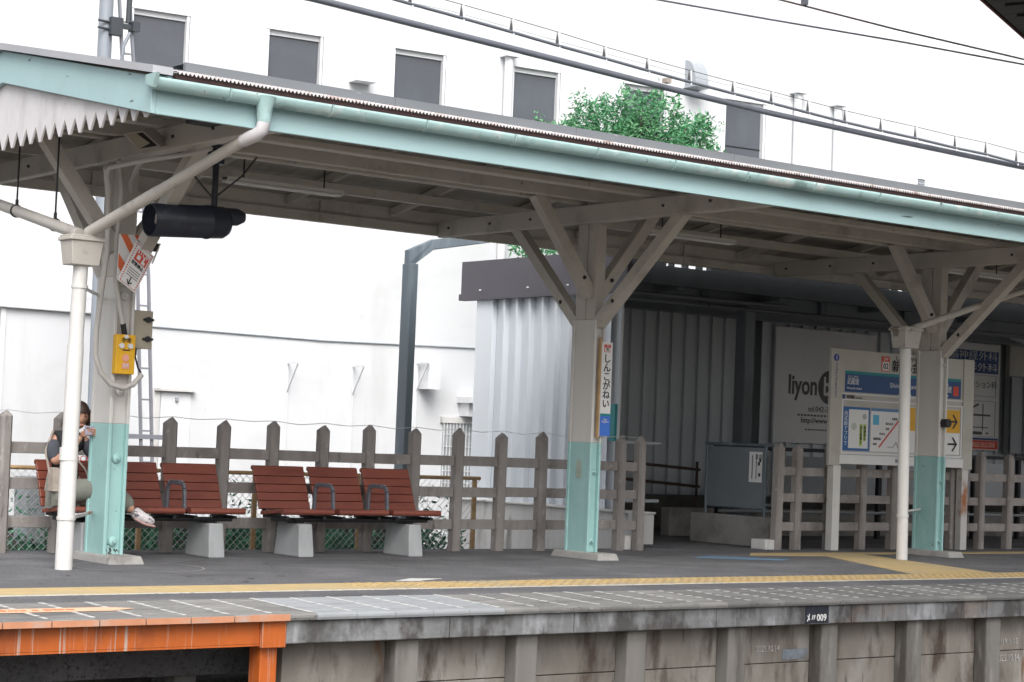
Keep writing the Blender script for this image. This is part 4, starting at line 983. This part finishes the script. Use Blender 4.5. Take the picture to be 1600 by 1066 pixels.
MB().tube([(10.795, 22.5, 3.70), (10.795, 22.5, 3.74)], .125, 18).box(10.90, 11.02, 22.45, 22.55, 3.66, 3.72).build('pole_band', 'ladder', pl_)
ld = empty('ladder', (11.5, 22.4, -1.1), 'slim metal ladder standing right of the steel pole', 'ladder')
la = [U(238, 740, 22.4), U(232, 430, 22.4), U(208, 90, 22.4), U(202, -10, 22.4), U(200, -80, 22.4)]
lb = [U(221, 740, 22.4), U(215, 430, 22.4), U(191, 90, 22.4), U(186, -10, 22.4), U(184, -80, 22.4)]
la[0] = la[1]+(la[0]-la[1])*2.2; lb[0] = lb[1]+(lb[0]-lb[1])*2.2
for L_ in (la, lb):
    s_ = MB()
    for a, b in zip(L_[:-1], L_[1:]): s_.beam(a, b, .045, .03)
    s_.build('rail', 'ladder', ld)
s_ = MB()
zz = -.9
while zz < 7:
    def at(L_):
        for a, b in zip(L_[:-1], L_[1:]):
            if min(a.z, b.z) <= zz <= max(a.z, b.z): return a.lerp(b, (zz-a.z)/(b.z-a.z))
    p, q_ = at(la), at(lb)
    if p and q_: s_.beam(p, q_, .025, .022)
    zz += .395
s_.build('rungs', 'ladder', ld)
s_ = MB().box(11.1, 11.75, 22.36, 22.40, .97, 1.03); s_.build('cross_bar', 'ladder', ld)
sf = empty('steel_frame', (13.1, 19, -1.1), 'blue-grey steel post with a knee arm reaching over the fence', 'frame')
MB().box(13.06, 13.16, 18.93, 19.12, -1.1, 3.18).build('post', 'steelblue', sf, bevel=.006)
MB().prism([(13.065, 19.0, 3.18), (13.155, 19.0, 3.18), (13.40, 18.95, 3.38), (13.40, 18.95, 3.50), (13.065, 19.0, 3.34)], (0, .09, 0)).build('knee', 'steelblue', sf)
MB().beam((13.38, 19.0, 3.43), (14.3, 18.6, 3.62), .09, .12).beam((14.3, 18.6, 3.62), (15.4, 18.0, 3.72), .09, .12).build('arm', 'steelblue', sf, bevel=.005)

# ================================================================== ENTRANCE BUILDING
en = empty('station_entrance', (15.2, 19, -1.1), 'station entrance shed with folded sheet walls and dark roof edge', 'building')
MB().box(15.19, 15.26, 17.50, 20.84, 3.04, 3.47).box(15.17, 15.27, 17.48, 20.86, 2.955, 3.04).build('roof_fascia', 'fasciagrey', en)
MB().tube([(15.165, 17.8, 3.08), (15.19, 17.8, 3.08)], .01, 6).tube([(15.165, 18.6, 3.08), (15.19, 18.6, 3.08)], .01, 6).tube([(15.165, 19.4, 3.08), (15.19, 19.4, 3.08)], .01, 6).tube([(15.165, 20.4, 3.08), (15.19, 20.4, 3.08)], .01, 6).build('fascia_rivets', 'bwhite', en)
def folded(axis, fixed, a0, a1, z0, z1, pitch_, depth, sgn):
    """folded plate cladding; profile along axis"""
    m_ = MB(); pr = []; a = a0
    while a < a1:
        pr += [(a, depth), (a+pitch_*.12, depth), (a+pitch_*.20, depth*.5), (a+pitch_*.999, 0)]; a += pitch_
    pr.append((min(a, a1), 0)); vs = []; 
    for t_, d in pr:
        for z in (z0, z1):
            vs.append((fixed+sgn*d, t_, z) if axis == 'y' else (t_, fixed+sgn*d, z))
    m_.add(vs, [(2*i, 2*i+2, 2*i+3, 2*i+1) for i in range(len(pr)-1)])
    return m_
# outer wall facing left (-X), ribs standing out
m_ = folded('y', 15.31, 17.80, 20.15, .37, 3.2, .265, .085, -1); m_.build('side_cladding', 'sheet', en)
MB().box(15.31, 15.35, 17.72, 20.53, .37, 3.3).box(15.23, 15.305, 20.18, 20.53, .37, 3.2).build('side_wall', 'sheet', en)
MB().box(15.06, 15.35, 17.05, 20.55, -1.1, .345).box(15.02, 15.36, 17.03, 20.58, .345, .37).build('foundation', 'found', en, bevel=.006)
# back wall of the passage
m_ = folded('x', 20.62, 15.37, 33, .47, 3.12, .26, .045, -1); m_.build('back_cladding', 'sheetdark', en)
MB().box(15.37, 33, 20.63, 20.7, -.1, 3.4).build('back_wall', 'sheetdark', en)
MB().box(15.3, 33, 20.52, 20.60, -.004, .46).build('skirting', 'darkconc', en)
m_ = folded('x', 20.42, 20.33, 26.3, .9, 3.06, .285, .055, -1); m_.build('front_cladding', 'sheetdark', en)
# roof: slab, edge beam with slots, purlins
MB().box(15.28, 33, 17.97, 20.9, 3.30, 3.345).build('roof', 'steeldark', en)
def kz(px, Y, off):   # height of the far fascia edge line as seen at this column
    return off
slots = [(15.05+.0, 0)]
e_ = MB(); Yb = 17.86; xs_ = []
for a, b in ((1040, 1052), (1054, 1073), (1076, 1095), (1098, 1112), (1391, 1401), (1404, 1419), (1422, 1430)): xs_.append((U(a, 420, Yb).x, U(b, 420, Yb).x))
x = 15.28
zlow = U(1075, 419.5, Yb).z; zl2 = U(1410, 455.5, Yb).z
for a, b in xs_:
    e_.box(x, a, Yb, Yb+.1, 3.13, 3.75); e_.box(a, b, Yb, Yb+.1, 3.13, zlow if a < 17 else zl2); x = b
e_.box(x, 33, Yb, Yb+.1, 3.13, 3.75)
e_.build('roof_edge_beam', 'steeldark', en)
b_ = MB()
for y, z in ((18.45, 2.96), (19.6, 2.96)): b_.box(15.37, 33, y-.06, y+.06, z, z+.03).box(15.37, 33, y-.01, y+.01, z+.03, z+.3).box(15.37, 33, y-.06, y+.06, z+.3, z+.33)
for X in (16.5, 18.3, 20.3, 22.4, 24.6, 26.9): b_.box(X-.05, X+.05, 17.98, 20.6, 3.1, 3.298)
b_.build('roof_beams', 'colgrey', en)
for X in (16.0, 17.3, 19.5, 21.2): MB().box(X-.06, X+.06, 18.37, 18.385, 3.0, 3.27).build('splice_plate', 'steelblue', en)
MB().tube([(15.5, 18.1, 3.02), (18.5, 18.1, 3.04)], .03, 8).tube([(17.2, 18.2, 2.96), (24, 18.2, 2.98)], .02, 8).build('cable_pipes', 'cable', en)
# columns
def column(X, Y, label):
    t = empty('steel_column', (X, Y, 0), label, 'column', 'steel columns of the entrance shed')
    MB().box(X, X+.17, Y, Y+.20, 0, 3.06).build('shaft', 'colgrey', t, bevel=.02)
    MB().box(X-.10, X+.27, Y-.08, Y+.28, 3.061, 3.085).box(X-.08, X+.25, Y-.08, Y+.28, 0, .03).build('plates', 'steeldark', t)
column(17.97, 18.3, 'dark steel column standing in the passage left of the white company panel')
column(25.6, 19.5, 'dark steel column standing right of the clinic poster')
# passage handrails
hrl = MB()
for za, zb2 in ((.93, .84), (.71, .61)): hrl.tube([(15.4, 19.6, za+.08), (18.45, 19.6, zb2)], .02, 8)
for X in (16.2, 18.4): hrl.tube([(X, 19.6, 0), (X, 19.6, .95)], .02, 8)
tag(hrl.build('handrail', 'brownrail'), 'dark double handrail descending along the passage back wall', 'handrail')
hg = MB().tube([(14.72, 17.0, 1.17), (15.35, 17.0, 1.17)], .022, 10).tube([(14.74, 17.0, -.3), (14.74, 17.0, 1.17)], .02, 10).tube([(15.10, 17.0, .37), (15.10, 17.0, 1.17)], .024, 10).tube([(14.72, 17.0, .5), (15.35, 17.0, .5)], .022, 10)
tag(hg.build('pipe_railing', 'grey'), 'pale pipe railing behind the right end of the left fence', 'railing')
tag(bx(15.16, 15.20, 17.60, 17.70, 1.18, 1.62).build('teal_strip_sign', 'teal'), 'narrow teal strip fixed to the entrance wall beside the name plate', 'sign')
# ramp wall with panel
rw = MB().box(16.44, 16.62, 16.27, 17.6, 0, .355)
tag(rw.build('ramp_wall', 'midconc', bevel=.008), 'low grey concrete wall at the right side of the passage', 'wall')
pn = empty('railing_panel', (16.5, 16.8, .36), 'grey solid railing panel with white notice on the low ramp wall', 'railing')
MB().box(16.50, 16.512, 16.42, 17.38, .46, 1.17).build('infill', mat('infill', (.16, .185, .205), .5, .05), pn)
MB().tube([(16.5, 16.27, 1.20), (16.5, 17.42, 1.20)], .02, 10).tube([(16.5, 17.40, .36), (16.5, 17.40, 1.2)], .018, 10).tube([(16.5, 16.40, .36), (16.5, 16.40, 1.2)], .02, 10).tube([(16.5, 16.27, .5), (16.5, 16.27, 1.2)], .02, 10).tube([(16.5, 16.27, .5), (16.5, 16.40, .5)], .02, 10).tube([(16.5, 16.40, .45), (16.5, 17.4, .45)], .012, 8).build('frame', 'steelblue', pn)
MB().box(16.494, 16.498, 16.455, 16.67, .76, 1.12).build('notice', 'signwhite', pn)
MB().box(16.490, 16.493, 16.47, 16.50, 1.0, 1.04).box(16.490, 16.493, 16.49, 16.52, .96, 1.0).box(16.490, 16.493, 16.48, 16.51, .83, .87).box(16.490, 16.493, 16.61, 16.62, .80, 1.08).box(16.490, 16.493, 16.545, 16.552, .80, 1.10).build('notice_marks', 'black', pn)
text('注意', .06, 'black', (16.492, 16.57, 1.06), pn, face='side')
# parapet panels at the back right
gp = empty('guard_railing', (18, 18, 0), 'long guard railing of pale grey panels behind the right fence', 'railing')
MB().box(17.2, 30, 17.97, 18.03, 1.14, 1.19).build('top_rail', 'darkmetal', gp)
g = MB(); X = 17.35
while X < 29.5: g.box(X, X+.85, 18.0, 18.012, .58, 1.08); X += 1.0
g.build('panels', 'cabinet', gp)
X = 17.28
while X < 29.5: MB().box(X-.03, X+.03, 17.97, 18.03, .0, 1.14).build('post', 'darkmetal', gp); X += 1.0
MB().tube([(17.2, 17.9, .36), (30, 17.9, .33)], .02, 8).build('lower_pipe', 'grey', gp)
tag(bx(17.0, 30, 18.6, 18.75, 0, .36).build('kerb_wall', 'midconc'), 'low concrete kerb wall below the pale guard panels', 'wall')

# company panel
cp = empty('company_panel', (21.6, 20.33, 1.27), 'large pale grey advertising panel lettered liyon on the folded wall', 'sign')
MB().box(20.59, 22.76, 20.33, 20.355, 1.27, 2.95).build('panel', 'boardgrey', cp)
MB().box(20.57, 20.60, 20.32, 20.356, 1.25, 2.97).box(20.60, 22.76, 20.32, 20.356, 2.95, 2.975).build('panel_edge', 'bwhite', cp)
text('liyon', .40, 'tgrey', (20.86, 20.326, 2.12), cp, width=.60, bold=.009)
MB().tube([(21.76, 20.329, 2.12), (21.76, 20.322, 2.12)], .255, 40).build('disc', 'tgrey', cp)
text('bu', .40, 'boardgrey', (21.60, 20.319, 2.12), cp, width=.30, bold=.006)
text('s', .40, 'tgrey', (22.05, 20.326, 2.10), cp, width=.12, bold=.004)
text('tel.042-386-', .12, 'tgrey', (21.30, 20.326, 1.78), cp, width=.60)
text('http://www.liyonbu', .11, 'tgrey', (21.15, 20.326, 1.61), cp, width=.95, bold=.001)
q = MB()
for X in [21.08+.07*k for k in range(12)]: q.box(X, X+.045, 20.324, 20.328, 1.675, 1.70)
for X in [21.25+.06*k for k in range(10)]: q.box(X, X+.04, 20.324, 20.328, 1.465, 1.485)
q.build('small_print', 'tgrey', cp)
# clinic poster
hp_ = empty('clinic_poster', (25, 20.3, 1.28), 'tall white clinic poster with blue heading and red foot', 'sign')
hx0, hx1 = 24.2, 25.72
MB().box(hx0, hx1, 20.30, 20.325, 1.28, 3.0).build('panel', 'signwhite', hp_)
MB().box(hx0+.02, hx1-.05, 20.294, 20.298, 2.52, 2.88).build('blue_heading', 'blue', hp_)
text('脳神経外科', .155, 'signwhite', (24.42, 20.290, 2.79), hp_, width=1.2, bold=-.001); text('整形外科', .145, 'signwhite', (24.62, 20.290, 2.61), hp_, width=1.0, bold=-.001)
text('リハビリテーション科', .13, mat('darkgreen', (.02, .12, .09), .5, .05), (24.3, 20.294, 2.33), hp_, width=1.3)
q = MB()
for a in ((24.28, 25.62, 2.485, 2.49), (24.28, 25.62, 2.15, 2.155), (24.28, 25.62, 2.07, 2.075), (24.28, 25.62, 1.50, 1.505)): q.box(a[0], a[1], 20.294, 20.298, a[2], a[3])
for X in (24.28, 25.615): q.box(X, X+.006, 20.294, 20.298, 1.5, 2.075); q.box(X, X+.006, 20.294, 20.298, 2.15, 2.49)
q.beam((24.5, 20.296, 1.75), (25.2, 20.296, 2.02), .004, .03).box(24.5, 25.5, 20.294, 20.298, 1.83, 1.86).box(25.3, 25.32, 20.294, 20.298, 1.6, 2.03).box(24.9, 24.92, 20.294, 20.298, 1.56, 1.93).box(24.6, 25.45, 20.294, 20.298, 1.64, 1.655)
q.box(24.8, 24.9, 20.294, 20.298, 1.54, 1.57).box(25.0, 25.3, 20.294, 20.298, 1.53, 1.58).box(25.4, 25.45, 20.294, 20.298, 1.54, 1.57)
q.build('street_map', 'tgrey', hp_)
MB().box(hx0+.01, hx1-.02, 20.294, 20.298, 1.30, 1.44).build('red_foot', 'red', hp_)
MB().box(hx0+.01, hx1-.02, 20.294, 20.298, 1.445, 1.48).build('blue_line', 'blue', hp_)
MB().box(24.5, 25.62, 20.288, 20.292, 1.33, 1.41).build('foot_label', 'pink', hp_)
text('小金井駅より徒歩8分', .085, 'red', (24.55, 20.286, 1.37), hp_, width=1.02)
tag(bx(25.0, 25.5, 20.25, 20.4, 3.05, 3.25).build('sign_lamp_case', 'bwhite', bevel=.02), 'white rounded lamp case above the clinic poster', 'lamp')
cab = MB().box(25.85, 27.4, 20.0, 20.3, 1.25, 2.5); cab.build
m_ = folded('x', 20.2, 25.85, 28, 1.25, 2.5, .35, .04, -1); m_.box(25.85, 28, 20.21, 20.3, 1.25, 2.5)
tag(m_.build('ribbed_panel', 'cabinet'), 'blue-grey ribbed panel right of the clinic poster', 'panel')
tag(bx(25.85, 28, 20.21, 20.3, 2.51, 3.1).build('cream_panel', 'signcream'), 'dirty cream panel above the blue-grey ribbed panel', 'panel')
cm = empty('bullet_camera', (26, 19.4, 3.1), 'white sloping light fitting at the right edge under the dark roof', 'light fitting')
c0_ = U(1572, 508, 19.0); c1_ = U(1606, 525, 19.0)
MB().prism([(c0_.x, 18.9, c0_.z), (c0_.x+.9, 18.9, c0_.z+.06), (c0_.x+.9, 18.9, c0_.z-.30), (c0_.x+.30, 18.9, c0_.z-.20), (c0_.x+.22, 18.9, c0_.z-.08)], (0, .25, 0)).build('shade', 'bwhite', cm, bevel=.01)
MB().box(c0_.x-.25, c0_.x+.5, 19.0, 19.1, c0_.z-.03+.02, c0_.z+.0+.02).build('mounting_arm', 'darkmetal', cm)

# ================================================================== INFORMATION BOARD
ib = empty('information_board', (18.2, 15.9, 0), 'station information board with blue name band and exit arrows', 'sign')
YB = 15.88
MB().box(17.20, 19.40, YB, YB+.10, 1.02, 2.375).build('board', 'signcream', ib, bevel=.004)
MB().box(17.00, 17.198, YB-.015, YB+.03, 1.0, 2.38).build('side_pillar', 'signcream', ib, bevel=.006)
MB().box(19.402, 19.60, YB-.015, YB+.12, 1.0, 2.38).build('side_pillar', 'signcream', ib, bevel=.006)
MB().box(17.09, 17.215, YB-.01, YB+.09, 0, .999).build('leg', 'pipewhite', ib, bevel=.004)
MB().box(19.42, 19.54, YB-.01, YB+.08, 0, 1.0).build('leg', 'rusty', ib, bevel=.004)
F = YB-.004
def plate(x0, x1, z0, z1, mt, nm, d=0): return MB().box(x0, x1, F-.001-d, F+.002-d, z0, z1).build(nm, mt, ib)
MB().box(17.18, 19.42, YB-.02, YB-.002, 1.02, 1.13).build('bottom_rail', 'signwhite', ib, bevel=.004)
q = MB().box(17.2, 19.4, YB-.012, YB-.002, 1.14, 1.165).box(17.2, 19.4, YB-.012, YB-.002, 1.775, 1.79).box(17.2, 19.4, YB-.012, YB-.002, 1.845, 1.86).box(17.2, 17.225, YB-.012, YB-.002, 1.165, 1.775).box(19.37, 19.395, YB-.012, YB-.002, 1.165, 1.775); q.build('inner_frame', 'bwhite', ib)
plate(17.25, 19.36, 2.09, 2.125, 'teal', 'teal_line'); plate(17.25, 19.36, 1.875, 2.09, 'blue', 'blue_band')
plate(17.88, 18.02, 2.15, 2.33, 'red', 'number_badge'); plate(17.892, 18.008, 2.16, 2.265, 'signwhite', 'badge_field', .003)
text('02', .095, 'black', (17.95, F-.006, 2.21), ib, align='CENTER', bold=.001); text('SW', .055, 'signwhite', (17.95, F-.004, 2.295), ib, align='CENTER')
text('新小金井', .155, 'black', (18.06, F-.002, 2.21), ib, width=.72, bold=.0015); text('しんこがねい', .065, 'black', (18.12, F-.002, 2.315), ib, width=.5)
text('むさしさかい', .035, 'signwhite', (17.29, F-.004, 2.055), ib, width=.18); text('武蔵境', .085, 'signwhite', (17.28, F-.004, 1.995), ib, width=.20); text('Musashi-Sakai', .035, 'signwhite', (17.28, F-.004, 1.92), ib, width=.25)
text('Shin-Koganei', .08, 'signwhite', (18.03, F-.004, 1.985), ib, width=.55); text('多磨', .09, 'signwhite', (19.02, F-.004, 1.98), ib, width=.15)
text('たま', .035, 'signwhite', (19.05, F-.004, 2.045), ib); text('Tama', .035, 'signwhite', (19.04, F-.004, 1.91), ib)
plate(19.21, 19.31, 1.91, 2.03, 'red', 'next_badge', .003)
plate(17.21, 17.25, 1.79, 1.842, 'blue', 'small_badge', .006); text('電車路線', .045, 'black', (17.28, F-.005, 1.815), ib, width=.13); text('Train Route', .025, 'tgrey', (17.43, F-.005, 1.81), ib, width=.12)
# info pillar
MB().tube([(17.075, YB-.015, 2.27), (17.075, YB-.021, 2.27)], .042, 20).build('info_disc', mat('infoblue', (.03, .05, .32), .4, .05), ib)
text('i', .07, 'signwhite', (17.075, YB-.023, 2.27), ib, align='CENTER', bold=.002)
text('Information', .062, mat('infotxt', (.16, .18, .34), .5, .05), (17.085, YB-.018, 2.0), ib, face=None, rot=Matrix.Rotation(R(90), 4, 'X') @ Matrix.Rotation(R(-90), 4, 'Z'), align='CENTER', width=.40)
# blue app poster
plate(17.235, 17.70, 1.18, 1.70, mat('posterblue', (.03, .13, .35), .4, .05), 'app_poster'); plate(17.33, 17.67, 1.21, 1.67, 'signwhite', 'poster_field', .003)
text('西\n武\n線\nア\nプ\nリ\nで', .062, 'signwhite', (17.28, F-.003, 1.44), ib, align='CENTER', line=.95)
plate(17.585, 17.63, 1.30, 1.50, 'lime', 'lime_strip', .005); plate(17.52, 17.565, 1.24, 1.50, 'lime', 'lime_strip', .005)
text('時\n刻\n表\nも', .045, 'black', (17.607, F-.009, 1.39), ib, align='CENTER', line=.95); text('運\n行\n情\n報\nも', .045, 'black', (17.542, F-.009, 1.37), ib, align='CENTER', line=.95)
MB().tube([(17.60, F-.004, 1.59), (17.60, F-.007, 1.59)], .035, 16).build('app_icon', mat('palegrey', (.4, .44, .46), .5, .1), ib)
MB().tube([(17.42, F-.004, 1.47), (17.42, F-.007, 1.47)], .045, 16).build('app_icon', mat('palegreen', (.5, .56, .5), .5, .1), ib)
# route map
plate(17.72, 18.33, 1.18, 1.70, 'signwhite', 'route_map'); plate(17.72, 18.33, 1.665, 1.70, mat('mapblue', (.1, .22, .42), .4, .05), 'map_heading', .003)
plate(17.755, 17.86, 1.50, 1.62, 'cyan', 'map_inset', .003)
MB().beam((17.87, F-.005, 1.235), (18.25, F-.005, 1.60), .004, .018).build('route_line', 'red', ib)
for k, s in enumerate(('是政', '競艇場前', '白糸台', '多磨', '新小金井', '武蔵境')):
    text(s, .034, 'black', (17.86-.02+.072*k-.01, F-.003, 1.27+.062*k), ib, align='RIGHT')
MB().beam((18.02, F-.005, 1.24), (18.12, F-.005, 1.24), .003, .006).beam((18.12, F-.005, 1.24), (18.17, F-.005, 1.30), .003, .006).beam((18.17, F-.005, 1.30), (18.22, F-.005, 1.23), .003, .006).beam((18.22, F-.005, 1.23), (18.29, F-.005, 1.22), .003, .006).build('map_outline', 'tgrey', ib)
plate(18.36, 19.36, 1.18, 1.74, 'signwhite', 'exit_panel'); plate(18.37, 19.355, 1.45, 1.735, 'exityellow', 'exit_field', .003)
for z in (1.59, 1.31):
    MB().beam((19.13, F-.007, z), (19.28, F-.007, z), .003, .022).beam((19.215, F-.0075, z+.085), (19.295, F-.0075, z-.006), .003, .022).beam((19.215, F-.008, z-.085), (19.295, F-.008, z+.006), .003, .022).build('arrow', 'black', ib)
text('出口', .15, 'black', (18.6, F-.006, 1.59), ib, width=.34); text('のりば', .12, 'black', (18.6, F-.003, 1.31), ib, width=.34)
MB().tube([(17.86, F-.012, 1.075), (17.86, F-.022, 1.075)], .001, 6).build('screw', 'grey', ib)
text('西武鉄道', .045, 'blue', (18.15, YB-.022, 1.075), ib, width=.16)

# ================================================================== OVERHEAD CABLES
def curve(pts, Y, n=3): return [U(x, y, Y) for x, y in pts]
thick = [(430, -15), (490, -2), (640, 36), (800, 76), (1040, 137), (1200, 176), (1400, 220), (1600, 262), (1700, 283)]
tag(MB().tube(curve(thick, 22), .048, 12).build('feeder_pipe', 'cable'), 'thick grey feeder cable sloping across above the canopy roof', 'cable')
bc = empty('lashed_cable', tuple(U(800, 50, 21.9)), 'thinner dark cable with clips hanging from a wire above the thick cable', 'cable')
hang = [(641, 6), (721, 28), (799, 50), (871, 71), (944, 91), (1011, 110), (1077, 128), (1145, 146), (1205, 161), (1262, 176), (1320, 191), (1376, 204), (1430, 216), (1492, 231), (1540, 241), (1588, 254), (1650, 268)]
MB().tube(curve([(560, -17)]+hang+[(1720, 284)], 21.9), .024, 8).build('cable', 'cable', bc)
topw = [(x, y-18-(3 if x < 900 else 0)) for x, y in hang]
MB().tube(curve([(560, -38)]+topw+[(1720, 264)], 21.9), .006, 5).build('messenger_wire', 'wire', bc)
for (a, b), (c_, d_) in zip(hang, topw):
    p, q_ = U(a, b, 21.9), U(c_, d_, 21.9); k = MB()
    k.prism([q_, p+Vector((-.03, 0, .02)), p+Vector((.03, 0, .02))], (0, .01, 0)); k.build('clip', 'wire', bc)
    MB().beam(p+Vector((.035, -.01, -.05)), q_+Vector((.03, -.01, 0)), .016, .022).build('clip_tie', 'bwhite', bc)
tag(MB().tube(curve([(560, -12), (700, 16), (900, 72), (1100, 124), (1250, 160)], 22.1), .004, 4).build('thin_wire', 'grey'), 'hair-thin wire between the thick cable and the clipped cable', 'wire')
ins = U(1042, 127, 21.8); tag(MB().box(ins.x-.05, ins.x+.05, 21.75, 21.85, ins.z-.03, ins.z+.04).build('cable_clamp', 'strap'), 'small tan clamp sitting on the thick cable', 'clamp')
tag(MB().tube(curve([(990, -8), (1030, 0), (1200, 30), (1400, 64), (1600, 101), (1700, 119)], 8), .0055, 6).build('contact_wire', 'cable'), 'lower of the two overhead wires at the upper right', 'wire')
tag(MB().tube(curve([(1180, -9), (1220, 0), (1400, 46), (1600, 93), (1700, 117)], 8), .0055, 6).build('catenary_wire', mat('copper', (.10, .07, .07), .5, .1)), 'upper of the two overhead wires at the upper right', 'wire')
p = U(1257, 5, 8); tag(MB().box(p.x-.01, p.x+.012, 7.98, 8.02, p.z-.012, p.z+.03).tube([(p.x, 8, p.z), (p.x, 8, p.z+.3)], .004, 6).build('wire_clamp', 'cable'), 'small dark clamp on the upper overhead wire', 'clamp')
# corner of the near roof
nr = empty('near_canopy_corner', (11.5, 8.3, 4.2), 'dark corner of the near platform roof with a red edge', 'roof')
A = Vector((10.272, 8.336, 4.2)); B = Vector((11.387, 8.855, 4.2)); d = (B-A)
A0 = A-d*4; B0 = B+d*6; off = Vector((d.y, -d.x, 0)).normalized()
MB().prism([A0, B0, B0+off*2.2, A0+off*2.2], (0, 0, .03)).build('soffit', 'netdark', nr)
MB().prism([A0-off*.02, B0-off*.02, B0+off*.015, A0+off*.015], (0, 0, .05)).build('edge_trim', 'redtrim', nr)
q = MB()
for k in range(40):
    a = A0.lerp(B0, k/40)+off*.12; q.beam(a+Vector((0, 0, -.01)), a+off*2+Vector((0, 0, -.01)), .035, .02)
q.build('ribs', 'black', nr)
for y_ in (0,): 
    MB().box(20, 20.25, 4.0, 4.25, -1.1, 4.2).build('near_post', 'steeldark', nr)
